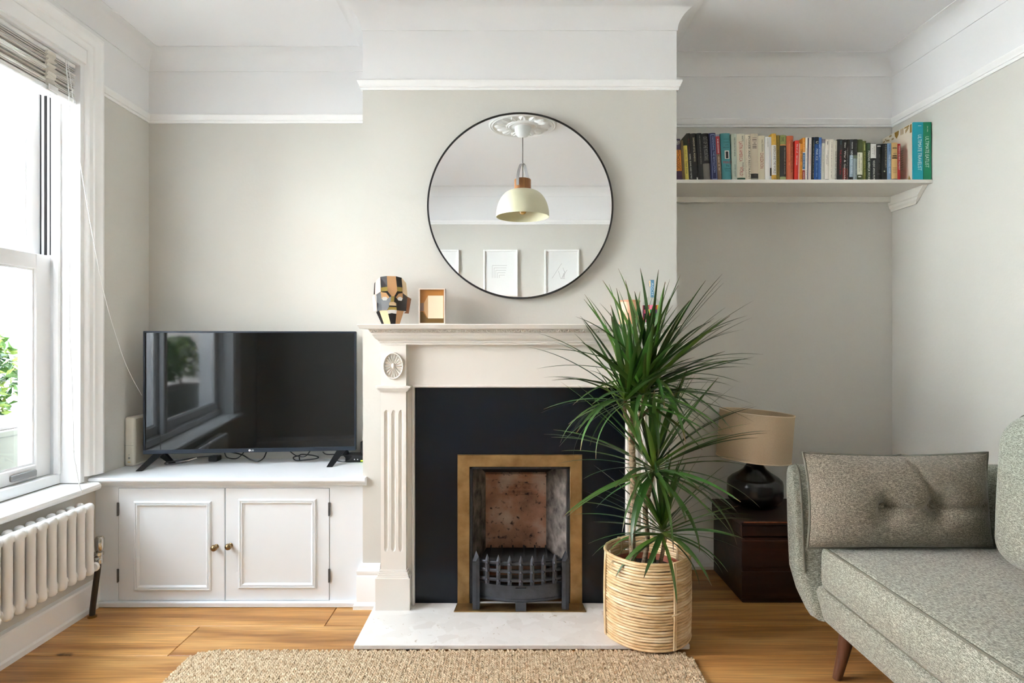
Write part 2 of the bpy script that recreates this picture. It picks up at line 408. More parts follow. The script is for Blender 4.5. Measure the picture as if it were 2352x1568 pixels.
# floor of oak boards
mb = MB(); mb.box((OUTX, YF - .15, -.12), (XR(YF) + .2, YR + .3, -.018))
floor = tag(mb.build('floor', M_dark, origin=(0, 0, 0)), kind='structure')
rngf = random.Random(3)
PW = 0.232
def board(x0, x1, y0, y1):
    m_ = MB(); m_.cbox((x0 + .0012, y0 + .0012, -.018), (x1 - .0012, y1 - .0012, 0), .0018)
    o = m_.build('floorboard', M_floor, local=True, origin=((x0 + x1) / 2, (y0 + y1) / 2, 0))
    o.location = ((x0 + x1) / 2, (y0 + y1) / 2, 0); o.parent = floor
yj = 2.451
rows = []
y = yj
while y > YF: rows.append((y - PW, y)); y -= PW
rows = [(yj, yj + PW)] + rows
rows.insert(0, (yj + PW, yj + 2 * PW)); rows.insert(0, (yj + 2 * PW, YR + .02))
for i, (a, b) in enumerate(rows):
    a = max(a, YF)
    cuts = {2: [-.752], 3: [-1.25, 1.35], 4: [-.1, 1.52]}.get(i, sorted(rngf.uniform(-1.4, 1.7) for _ in range(2)))
    xs = [XL - .01] + cuts + [XR(a) + .01]
    for p, q in zip(xs[:-1], xs[1:]):
        if q - p > .05: board(p, q, a, b)

# ------------------------------------------------------------------ window in the left wall
win = thing('window_1', (XL, (WIN_Y0 + WIN_Y1) / 2, WIN_Z0), 'tall white sash window with side light and deep reveal', kind='structure')
MULL = (1.955, 1.985)
mb = MB()   # box frame: jambs, head, mullion, outer sill
for (a, b) in ((WIN_Y1 - .022, WIN_Y1), (WIN_Y0, WIN_Y0 + .022)):
    mb.box((XL + .001, a, WIN_Z0), (OUTX, b, WIN_Z1))
mb.box((XL + .001, WIN_Y0 + .022, WIN_Z1 - .016), (OUTX, WIN_Y1 - .022, WIN_Z1))
mb.box((-1.905, MULL[0], WIN_Z0), (OUTX, MULL[1], WIN_Z1))
mb.box((-1.885, WIN_Y0 + .022, WIN_Z0), (OUTX - .06, WIN_Y1 - .022, WIN_Z0 + .038))
mb.build('box_frame', M_sash, win)
mb = MB()   # staff beads
for yb in (WIN_Y1 - .022, MULL[1]):
    sg = -1 if yb > 2.2 else 1
    mb.cbox((-1.878, yb, WIN_Z0 + .038), (-1.905, yb + sg * .014, WIN_Z1), .004)
mb.cbox((-1.878, MULL[0], WIN_Z0 + .038), (-1.905, MULL[0] - .014, WIN_Z1), .004)
mb.cbox((-1.878, WIN_Y0 + .022, WIN_Z0 + .038), (-1.905, WIN_Y0 + .036, WIN_Z1), .004)
mb.build('staff_bead', M_sash, win)
mb = MB()   # dark sash-cord grooves in the jamb above the lower sash
for xa, xb in ((-1.922, -1.927), (-1.938, -1.949), (-1.962, -1.967)):
    mb.box((xa, WIN_Y1 - .0235, 1.50), (xb, WIN_Y1 - .020, WIN_Z1))
mb.build('sash_groove', M_dark, win)
def sash(y0, y1, z0, z1, xi, st, top, bot, sa, sb):
    f = MB(); xo = xi - .04
    f.cbox((xi, y0, z0), (xo, y0 + sa, z1), .003); f.cbox((xi, y1 - sb, z0), (xo, y1, z1), .003)
    f.cbox((xi, y0 + sa, z0), (xo, y1 - sb, z0 + bot), .003); f.cbox((xi, y0 + sa, z1 - top), (xo, y1 - sb, z1), .003)
    # glazing bead step
    b = .008
    f.sweep([(xi - .010, y0 + sa, z0 + bot), (xi - .010, y1 - sb, z0 + bot), (xi - .010, y1 - sb, z1 - top), (xi - .010, y0 + sa, z1 - top)],
            [(0, 0), (b, 0), (b * .4, -.012), (0, -.012)], up=(1, 0, 0), closed=True, flip=-1)
    s_ = f.build('sash', M_sash, win)
    g = MB(); g.box((xo + .016, y0 + sa - .004, z0 + bot - .004), (xo + .020, y1 - sb + .004, z1 - top + .004))
    g.build('glass_pane', M_glass, s_)
    return s_
lo = None
for (a, b) in ((WIN_Y0 + .028, MULL[0] - .006), (MULL[1] + .006, WIN_Y1 - .028)):
    s1 = sash(a, b, WIN_Z0 + .040, 1.495, -1.918, .078, .062, .055, *((.078, .026) if b < 2.3 else (.026, .078)))
    sash(a, b, 1.440, WIN_Z1 - .018, -1.966, .055, .06, .05, *((.055, .026) if b < 2.3 else (.026, .055)))
    if b > 2.3:
        h = MB(); h.rbox((-1.918 + .012, b - .21, WIN_Z0 + .052), (-1.9185, b - .085, WIN_Z0 + .077), .008, seg=3, div=4)
        h.build('sash_lift', mat('lift_grey', S(150, 150, 148), .4, .3), s1, smooth=True)
# thin bluish outer post seen through the lower glass
mb = MB(); mb.box((OUTX - .05, 2.42, WIN_Z0 + .03), (OUTX - .075, 2.436, WIN_Z1))
mb.build('outer_guide', mat('outer_grey_blue', S(120, 140, 160), .4), win)
# architrave on the wall and inner sill board
arch = [(0, 0), (.006, .012), (.012, .016), (.03, .018), (.034, .024), (.045, .026), (.058, .03), (.066, .036), (.075, .036), (.075, 0)]
mb = MB()
mb.sweep([(XL, WIN_Y0, .56), (XL, WIN_Y0, WIN_Z1 + .053), (XL, WIN_Y1, WIN_Z1 + .053), (XL, WIN_Y1, .572)], arch, up=(1, 0, 0), flip=-1)
mb.box((XL + .012, WIN_Y0, WIN_Z1 - .002), (XL - .01, WIN_Y1, WIN_Z1 + .055))
tag(mb.build('trim_3', M_trim, smooth=True, angle=25), 'white moulded architrave framing the sash window', kind='structure')
sill = [(XL - .085, .512), (XL + .045, .512), (XL + .056, .518), (XL + .060, .528), (XL + .056, .538), (XL + .045, .544), (XL - .085, .546)]
mb = MB(); mb.prism([(x, WIN_Y0 - .09, z) for x, z in sill], (0, 2.592 - WIN_Y0 + .09, 0))
tag(mb.build('trim_4', M_trim, smooth=True, angle=30), 'white rounded window sill board above the radiator', kind='structure')

# venetian blind drawn up to the head of the window
M_slat = mat('blind_slat', S(214, 211, 205), .45)
M_slat2 = mat('blind_rail_white', S(240, 240, 240), .35)
M_tape = mat('blind_tape', S(222, 218, 208), .85)
blind = thing('venetian_blind', (-1.84, 1.56, 2.12), 'off white venetian blind pulled up at the top of the window', 'blind')
mb = MB(); mb.cbox((-1.815, WIN_Y0 + .026, 2.272), (-1.868, WIN_Y1 - .026, 2.289), .003); mb.build('head_rail', M_slat2, blind)
mb = MB(); mb.cbox((-1.812, WIN_Y0 + .026, 2.123), (-1.866, WIN_Y1 - .026, 2.143), .004); mb.build('bottom_rail', M_slat2, blind)
rb = random.Random(5); ns = 17
for i in range(ns):
    z = 2.1475 + i * .0072 + rb.uniform(-.0008, .0008); dx = rb.uniform(-.003, .003); tl = rb.uniform(-.0025, .0045)
    y1 = WIN_Y1 - .030 - rb.choice((0, 0, .002, .006, .012))
    m_ = MB(); pr = []
    for k in range(7):
        u = k / 6 - .5; pr.append((-1.840 + dx + u * .05, z + tl * u * 2 + .0025 * (1 - 4 * u * u)))
    m_.add([(x, WIN_Y0 + .03, zz) for x, zz in pr] + [(x, y1, zz) for x, zz in pr] +
           [(x, WIN_Y0 + .03, zz - .0026) for x, zz in pr] + [(x, y1, zz - .0026) for x, zz in pr],
           [(k, k + 1, 7 + k + 1, 7 + k) for k in range(6)] + [(14 + k, 21 + k, 21 + k + 1, 14 + k + 1) for k in range(6)] +
           [(0, 7, 21, 14), (6, 20, 27, 13)] + [(k, 14 + k, 14 + k + 1, k + 1) for k in range(6)] + [(7 + k, 7 + k + 1, 21 + k + 1, 21 + k) for k in range(6)])
    m_.build('slat', M_slat, blind)
for yt in (2.40, 1.56, .80):
    m_ = MB(); n = 26; vs = []; 
    for i in range(n):
        z = 2.140 + i * (.135 / (n - 1)); px_ = -1.808 + .006 * sin(i * 2.1) + .003 * sin(i * 5)
        vs += [(px_, yt - .022, z), (px_, yt + .022 + .004 * sin(i * 1.7), z), (px_ - .01, yt + .022, z), (px_ - .01, yt - .022, z)]
    m_.add(vs, [(4 * i + a, 4 * i + (a + 1) % 4, 4 * i + 4 + (a + 1) % 4, 4 * i + 4 + a) for i in range(n - 1) for a in range(4)])
    m_.build('ladder_tape', M_tape, blind, smooth=True, angle=80)
    m_ = MB(); m_.cbox((-1.806, yt - .045, 2.116), (-1.868, yt + .032, 2.124), .003); m_.cbox((-1.806, yt - .02, 2.122), (-1.802, yt + .03, 2.146), .002)
    m_.lathe([(.005, -.003), (.005, .001)], (-1.83, yt - .02, 2.115), 10); m_.lathe([(.005, -.003), (.005, .001)], (-1.83, yt + .015, 2.115), 10)
    m_.build('tape_clip', M_slat2, blind)
def smooth_path(pts, n=10):
    P = [Vector(p) for p in pts]; out = []
    for i in range(len(P) - 1):
        p0, p1, p2, p3 = P[max(i - 1, 0)], P[i], P[i + 1], P[min(i + 2, len(P) - 1)]
        for k in range(n):
            t = k / n
            out.append(.5 * ((2 * p1) + (-p0 + p2) * t + (2 * p0 - 5 * p1 + 4 * p2 - p3) * t * t + (-p0 + 3 * p1 - 3 * p2 + p3) * t ** 3))
    out.append(P[-1]); return out
def at(px, py, d): return ((px - 1176) * d / F_PX, d, CAM_Z - (py - 784) * d / F_PX)
M_cord = mat('cord_white', S(238, 238, 236), .6)
mb = MB(); mb.tube(smooth_path([(-1.79, 2.45, 2.27), at(160, 250, 2.462), at(151, 360, 2.455), at(149, 420, 2.455), at(156, 500, 2.455), at(160, 620, 2.455), at(160, 760, 2.455), at(166, 900, 2.455), at(169, 1035, 2.455), at(174, 1070, 2.46), at(181, 1108, 2.47), at(189, 1132, 2.475)]), .0016, 6)
mb.lathe([(0, -.004), (.004, -.002), (.004, .002), (0, .004)], at(168.5, 1036, 2.455), 8)
tag(mb.build('blind_pull_cord', M_cord), 'white knotted pull cord hanging straight down from the blind', 'cord')
mb = MB(); mb.tube(smooth_path([(-1.795, 2.47, 2.27), at(171, 250, 2.47), at(190, 410, 2.50), at(236, 660, 2.62), at(276, 800, 2.72), at(300, 860, 2.79), at(326, 908, 2.86)]), .0012, 6)
tag(mb.build('trailing_cord', M_cord), 'thin white cord slanting from the blind to behind the television', 'cord')

# ------------------------------------------------------------------ column radiator
M_rad = mat('radiator_enamel', S(226, 225, 223), .28, spec=.5)
rad = thing('column_radiator', (-1.73, 1.9, .2), 'low white column radiator on the wall under the window', 'radiator')
NSEC = 24
for i in range(NSEC):
    yc = 2.451 - i * .0498; m_ = MB()
    zt, zb = .478, .216
    for xc in (-1.695, -1.735):
        m_.tube([(xc, yc, zb + .012 + (zt - zb - .024) * k / 6) for k in range(7)], [.0162] + [.0150] * 5 + [.0162], 12)
        for zc, sg in ((zt, 1), (zb, -1)):
            m_.lathe([(.016, -sg * .016), (.0175, -sg * .006), (.0165, sg * .004), (.012, sg * .011), (.005, sg * .014), (0, sg * .0145)][::sg], (xc, yc, zc), 12)
    for zc in (zt - .010, zb + .010):
        m_.rbox((-1.752, yc - .0145, zc - .0175), (-1.680, yc + .0145, zc + .0175), .013, seg=3, div=2)
        m_.lathe([(.0165, -.0249), (.0185, -.016), (.0185, .016), (.0165, .0249)], (-1.712, yc, zc), 10, axis='y')
    m_.build('radiator_section', M_rad, rad, smooth=True, angle=50)
mb = MB(); mb.lathe([(.0165, 0), (.0185, .004), (.0185, .012), (.012, .016)], (-1.695, 2.476, .225), 12, axis='y')
mb.build('end_plug', M_rad, rad, smooth=True)
for yy_, zz in ((2.0, .40), (1.5, .40), (2.36, .25)):
    mb = MB(); mb.box((XL, yy_, zz), (-1.757, yy_ + .02, zz + .03)); mb.build('bracket', M_rad, rad)
valve = thing('radiator_valve', (-1.70, 2.52, 0), 'chrome radiator valve on a dark pipe beside the cupboard', 'valve')
mb = MB(); pv = smooth_path([(-1.737, 2.53, 0.0), (-1.736, 2.53, .03), (-1.722, 2.525, .12), (-1.708, 2.52, .20), (-1.704, 2.518, .232)])
mb.tube(pv, .0115, 10); mb.build('pipe', mat('pipe_brown', S(60, 54, 48), .4, .3), valve, smooth=True)
mb = MB(); mb.lathe([(.013, .0), (.017, .004), (.017, .018), (.013, .022), (.013, .032), (.019, .036), (.019, .048), (.011, .052)], (-1.703, 2.518, .225), 14)
mb.lathe([(.010, 0), (.010, .03)], (-1.703, 2.486, .25), 10, axis='y'); mb.build('valve_body', M_chrome, valve, smooth=True)
mb = MB(); mb.lathe([(.010, .0), (.015, .006), (.017, .02), (.017, .052), (.013, .060), (0, .062)], (-1.700, 2.518, .276), 12); mb.build('valve_cap', M_chrome, valve, smooth=True)
mb = MB(); mb.lathe([(.018, 0), (.018, .006), (.012, .009)], (-1.737, 2.53, 0), 12); mb.build('floor_collar', mat('brass_small', S(150, 112, 60), .35, .9), valve, smooth=True)

# ------------------------------------------------------------------ built-in cupboard in the left alcove
CY = 2.640   # cupboard face
cab = thing('alcove_cupboard', (-1.22, 2.84, 0), 'low white built in cupboard with two panelled doors in the alcove', 'cupboard')
mb = MB()
mb.box((XL + .001, CY, .022), (-1.6995, YL - .002, .522)); mb.box((-.787, CY, .022), (BX0 - .001, YL - .002, .522))
mb.box((-1.6995, CY, .508), (-.787, YL - .002, .522)); mb.box((-1.6995, CY + .03, .01), (-.787, YL - .002, .508))
mb.build('carcass', M_cab, cab)
mb = MB(); mb.cbox((XL + .001, CY - .022, 0), (BX0 - .001, CY + .03, .022), .003); mb.build('kick_board', M_cab, cab)
def door(x0, x1, z0, z1, pan, kx, hx):
    f = MB(); f.cbox((x0, CY - .003, z0), (x1, CY + .019, z1), .0015)
    d = f.build('door', M_cab, cab)
    px0, px1, pz0, pz1 = pan
    pr = [(0, 0), (.0015, .006), (.005, .009), (.009, .009), (.010, .005), (.012, .005), (.013, .008), (.017, .008), (.020, .003), (.024, 0)]
    m_ = MB(); m_.sweep([(px0, CY - .0028, pz0), (px1, CY - .0028, pz0), (px1, CY - .0028, pz1), (px0, CY - .0028, pz1)], pr, up=(0, -1, 0), closed=True, flip=-1)
    m_.build('panel_moulding', M_cab, d)
    k = MB(); k.lathe([(.010, 0), (.010, -.002), (.0055, -.004), (.005, -.012), (.009, -.014), (.0128, -.018), (.0142, -.024), (.0128, -.030), (.008, -.0355), (0, -.0375)], (kx[0], CY - .003, kx[1]), 18, axis='y')
    k.build('knob', mat('antique_brass_knob', S(150, 124, 88), .25, .95), d, smooth=True)
    for hz in (.418, .132):
        h = MB(); h.box((hx - .0035, CY - .008, hz - .027), (hx + .0035, CY + .004, hz + .027)); h.lathe([(.0032, -.029), (.0032, .029)], (hx, CY - .008, hz), 8)
        h.build('hinge', mat('steel_hinge', S(96, 96, 98), .35, .8), d)
s1 = 532.0
door(-1.697, -1.240, .0235, .5065, (-1.630, -1.296, .066, .452), (-1.2745, .257), -1.6985)
door(-1.236, -.789, .0235, .5065, (-1.179, -.843, .076, .462), (-1.2135, .262), -.788)
top = [(0, .522), (-.018, .522), (-.020, .527), (-.026, .529), (-.028, .534), (-.034, .536), (-.036, .540), (-.044, .543), (-.047, .549), (-.046, .556), (-.042, .560), (0, .560)]
mb = MB(); mb.sweep([(XL + .001, CY, 0), (-.625, CY, 0)], [(-a, b) for a, b in top])
mb.box((XL + .001, CY, .522), (BX0 - .001, YL - .002, .560))
ct = mb.build('worktop', M_cab, None, smooth=True, angle=30)
tag(ct, 'white moulded top board of the alcove cupboard under the television', 'worktop')

# ------------------------------------------------------------------ television
TVL, TVR = Vector((-1.711, 2.837, 0)), Vector((-.7505, 2.943, 0))
tv = thing('television', (*((TVL + TVR) / 2).xy, .5605), 'large flat black television with splayed feet on the cupboard', 'television', rotz=math.atan2(.106, .9605))
W2, ZB, ZT = .483, .0565, .628
M_bez = mat('tv_bezel', S(46, 54, 66), .28, .4)
M_screen, nt, p, N, L = newmat('tv_screen'); p.inputs['Base Color'].default_value = S(7, 8, 10); p.inputs['Roughness'].default_value = .04; p.inputs['Specular IOR Level'].default_value = .65
mb = MB(); mb.cbox((-W2, 0, ZB), (W2, .030, ZT), .003); mb.cbox((-W2 + .08, .03, ZB + .03), (W2 - .08, .055, ZT - .14), .008)
mb.build('housing', M_black, tv, local=True)
mb = MB(); b = .008
mb.cbox((-W2, -.004, ZB + .018), (-W2 + b, .001, ZT), .0015); mb.cbox((W2 - b, -.004, ZB + .018), (W2, .001, ZT), .0015)
mb.cbox((-W2, -.004, ZT - b), (W2, .001, ZT), .0015); mb.cbox((-W2, -.005, ZB), (W2, .001, ZB + .019), .0015)
bez = mb.build('bezel', M_bez, tv, local=True)
mb = MB(); mb.box((-W2 + b, -.0012, ZB + .019), (W2 - b, .0005, ZT - b)); mb.build('screen', M_screen, tv, local=True)
mb = MB(); mb.lathe([(.0052, -.0056), (.0052, -.005)], (-.008, 0, ZB + .0095), 16, axis='y'); add_text(mb, 'LG', (.0045, -.0052, ZB + .0095), (1, 0, 0), (0, 0, 1), height=.008, bold=.02)
mb.build('logo', mat('logo_white', S(235, 235, 235), .4), bez, local=True)
for sx in (-1, 1):
    m_ = MB(); xf = sx * .415
    for yy, dx in ((-.105, -.035), (.062, .035)):
        t_ = Vector((xf, .012, ZB + .004)); q = Vector((xf + dx, yy, 0))
        w_ = .016
        m_.add([q + Vector((-w_, -.006, .0)), q + Vector((w_ * .7, -.006, 0)), q + Vector((w_ * .7, .008, 0)), q + Vector((-w_, .008, 0)),
                t_ + Vector((-w_ * 1.3, -.012, 0)), t_ + Vector((w_ * 1.3, -.012, 0)), t_ + Vector((w_ * 1.3, .014, 0)), t_ + Vector((-w_ * 1.3, .014, 0))],
               [(3, 2, 1, 0), (4, 5, 6, 7), (0, 1, 5, 4), (1, 2, 6, 5), (2, 3, 7, 6), (3, 0, 4, 7)])
    m_.build('foot', M_black, tv, local=True)
# wireless speaker / router by the wall
spk = thing('wireless_hub', (-1.776, 2.925, .5605), 'cream slab shaped wireless hub behind the television by the wall', 'router')
mb = MB(); mb.rbox((-1.797, 2.832, .5605), (-1.752, 3.02, .79), .012, seg=4, div=4); mb.build('case', mat('cream_case', S(226, 220, 206), .4), spk, smooth=True)
mb = MB(); mb.rbox((-1.758, 2.846, .572), (-1.7485, 3.006, .779), .012, seg=3, div=4); mb.build('mesh_panel', mat('cream_mesh', S(184, 176, 158), .6, bump=.4, bscale=600), spk, smooth=True)
mb = MB(); mb.box((-1.780, 2.8312, .580), (-1.768, 2.8325, .583)); mb.build('status_light', mat('amber_light', S(232, 190, 90), .4), spk)
M_gp = mat('grey_print', S(150, 148, 142), .5)
for r_, z_ in ((.005, .600), (.002, .615)):
    mb = MB(); mb.lathe([(r_, -.0012), (r_, 0)], (-1.774, 2.8325, z_), 14, axis='y'); mb.build('button', M_gp, spk)
mb = MB(); mb.box((-1.795, 2.8314, .6585), (-1.754, 2.8325, .6592)); mb.build('seam', M_gp, spk)
# small black set-top box at the chimney side
bx = thing('set_top_box', (-.72, 2.965, .5605), 'small black box with green light beside the television', 'media box')
mb = MB(); mb.cbox((-.80, 2.93, .5605), (-.66, 3.01, .595), .003); mb.cbox((-.735, 2.965, .595), (-.685, 3.005, .655), .003); mb.build('case', M_black, bx)
mb = MB(); mb.box((-.725, 2.9290, .566), (-.712, 2.9305, .571)); m_g, nt, p, N, L = newmat('green_led'); p.inputs['Base Color'].default_value = S(150, 220, 40); p.inputs['Emission Color'].default_value = S(150, 230, 40); p.inputs['Emission Strength'].default_value = .25
mb.build('led', m_g, bx)
mb = MB(); mb.lathe([(.003, -.001), (.003, 0)], (-.755, 2.9305, .575), 8, axis='y'); mb.lathe([(.003, -.001), (.003, 0)], (-.740, 2.9305, .575), 8, axis='y'); mb.build('indicator', M_slat2, bx)
# cables under the television
ZC = .5605
def cable(pts, r, m, label, nm='cable'):
    m_ = MB(); m_.tube(smooth_path([at(px, py, d) for px, py, d in pts], 8), r, 6)
    tag(m_.build(nm, m, smooth=True), label, 'cable', 'cables under the television')
cable([(515, 1036, 2.93), (522, 1050, 2.93), (545, 1052, 2.95), (562, 1036, 2.96)], .0028, M_black, 'black cable in a shallow loop under the middle of the television')
cable([(530, 1038, 2.95), (556, 1044, 2.93), (575, 1055, 2.90), (592, 1059, 2.88), (605, 1052, 2.90), (612, 1038, 2.93)], .0032, M_black, 'thick black cable sagging in a U under the television')
cable([(666, 1036, 2.96), (680, 1046, 2.94), (700, 1048, 2.92), (712, 1036, 2.96)], .0025, M_black, 'thin black cable arched above the coiled flex')
cable([(690, 1045, 2.95), (674, 1050, 2.94), (680, 1057, 2.93), (700, 1056, 2.93), (725, 1053, 2.93), (731, 1049, 2.95), (715, 1045, 2.96), (690, 1044, 2.97), (688, 1056, 2.95)], .003, M_black, 'black flex coiled flat on the worktop')
cable([(742, 1038, 2.93), (750, 1043, 2.95), (772, 1043, 2.96)], .0028, M_black, 'short black lead behind the right television foot')
cable([(775, 1058, 2.89), (790, 1060, 2.87), (803, 1056, 2.88), (810, 1046, 2.91), (800, 1043, 2.94), (780, 1047, 2.95)], .0025, M_black, 'black lead looping from the set top box')
cable([(500, 1046, 2.93), (455, 1050, 2.93), (420, 1056, 2.90), (382, 1062, 2.86), (384, 1066, 2.84), (420, 1062, 2.86), (452, 1052, 2.90)], .0035, mat('grey_cable', S(60, 60, 62), .5), 'grey cable folded back on itself by the left television foot')
cable([(452, 1051, 2.885), (436, 1056, 2.875), (420, 1061, 2.865), (408, 1064, 2.86)], .003, mat('white_cable', S(205, 190, 180), .5), 'pale plug lead lying on the dark cable')
mb = MB(); mb.cbox((*at(478, 1052, 2.95)[:2], ZC), (at(498, 1052, 2.95)[0], 3.0, ZC + .024), .003)
tag(mb.build('power_adapter', M_black), 'small black power adapter block behind the television', 'adapter')

# ------------------------------------------------------------------ hearth and fireplace surround
FC = 0.035      # fireplace centre line
def stone_mat():
    m, nt, p, N, L = newmat('cream_hearth_stone')
    tc = N.new('ShaderNodeTexCoord'); v = N.new('ShaderNodeTexVoronoi'); v.inputs['Scale'].default_value = 16; v.feature = 'F1'
    n = N.new('ShaderNodeTexNoise'); n.inputs['Scale'].default_value = 9; n.inputs['Detail'].default_value = 4
    L.new(tc.outputs['Object'], n.inputs['Vector'])
    va = N.new('ShaderNodeVectorMath'); va.operation = 'MULTIPLY_ADD'; va.inputs[1].default_value = (.12, .12, .12)
    L.new(n.outputs['Color'], va.inputs[0]); L.new(tc.outputs['Object'], va.inputs[2]); L.new(va.outputs[0], v.inputs['Vector'])
    r = N.new('ShaderNodeValToRGB'); e = r.color_ramp.elements; e[0].color = S(214, 208, 200); e[1].color = S(236, 233, 228)
    x = e.new(.04); x.color = S(196, 176, 152); y = e.new(.09); y.color = S(222, 217, 210)
    L.new(v.outputs['Color'], r.inputs[0])
    n2 = N.new('ShaderNodeTexNoise'); n2.inputs['Scale'].default_value = 34; n2.inputs['Detail'].default_value = 6; n2.inputs['Distortion'].default_value = 1.5; L.new(tc.outputs['Object'], n2.inputs['Vector'])
    k = N.new('ShaderNodeMapRange'); k.inputs['From Min'].default_value = .27; k.inputs['From Max'].default_value = .34; L.new(n2.outputs[0], k.inputs[0])
    mx = N.new('ShaderNodeMix'); mx.data_type = 'RGBA'; mx.inputs[6].default_value = S(182, 164, 142); L.new(k.outputs[0], mx.inputs[0]); L.new(r.outputs[0], mx.inputs[7])
    L.new(mx.outputs[2], p.inputs['Base Color']); p.inputs['Roughness'].default_value = .3; return m
hearth = thing('hearth_slab', (FC, 2.44, 0), 'pale speckled stone hearth slab in front of the fireplace', 'hearth')
mb = MB(); mb.cbox((-.583, 2.25, .006), (.655, YB - .001, .024), .0025); mb.build('slab', stone_mat(), hearth)
mb = MB(); mb.box((-.54, 2.275, 0), (.60, YB - .001, .006)); mb.build('bedding', M_dark, hearth)

sur = thing('fireplace_surround', (FC, 2.58, .024), 'pale grey wooden mantelpiece with fluted pilasters and dentil shelf', 'mantelpiece')
HZ = .0245
ZS = 1.211
# mantel shelf and its stepped mouldings (profile swept round three sides)
def side_sweep(mb, hw, y, prof):
    mb.sweep([(FC - hw, YB - .001, 0), (FC - hw, y, 0), (FC + hw, y, 0), (FC + hw, YB - .001, 0)], prof)
mb = MB()
y0s = 2.553; hw = .583
prof = [(-.03, 1.127), (.003, 1.127), (.003, 1.133), (.010, 1.136), (.010, 1.140), (.018, 1.147), (.030, 1.152), (.038, 1.160), (.042, 1.166), (.047, 1.168), (.047, 1.175),
        (.056, 1.177), (.060, 1.186), (.068, 1.191), (.076, 1.192), (.108, 1.192), (.112, 1.197), (.118, 1.204), (.121, 1.2075), (.119, ZS), (-.03, ZS)]
side_sweep(mb, hw, y0s, [(a * .66, b) for a, b in prof])
mb.box((FC - hw + .01, y0s + .01, 1.1272), (FC + hw - .01, YB - .001, ZS - .0002))
shelf = mb.build('mantel_shelf', M_surr, sur, smooth=True, angle=22)
# egg and dart enrichment under the shelf
mb = MB(); n_e = 62; xw = hw + .042
for i in range(n_e):
    x = FC - xw + (i + .5) * 2 * xw / n_e; yb = y0s - .0375
    for dx, w_, h_ in ((0, .0078, .0100), ):
        for k in range(7):
            a0 = pi * k / 7; a1 = pi * (k + 1) / 7
            mb.add([(x + (w_ + .002) * cos(a0), yb - .002, 1.1895 - (h_ + .004) * sin(a0)), (x + (w_ + .002) * cos(a1), yb - .002, 1.1895 - (h_ + .004) * sin(a1)),
                    (x + w_ * cos(a1), yb - .0065, 1.1895 - h_ * sin(a1)), (x + w_ * cos(a0), yb - .0065, 1.1895 - h_ * sin(a0)),
                    (x + (w_ - .002) * cos(a0), yb - .002, 1.1895 - (h_ - .002) * sin(a0)), (x + (w_ - .002) * cos(a1), yb - .002, 1.1895 - (h_ - .002) * sin(a1))],
                   [(0, 1, 2, 3), (3, 2, 5, 4)])
tag(mb.build('egg_and_dart', M_surr, shelf), kind='stuff')
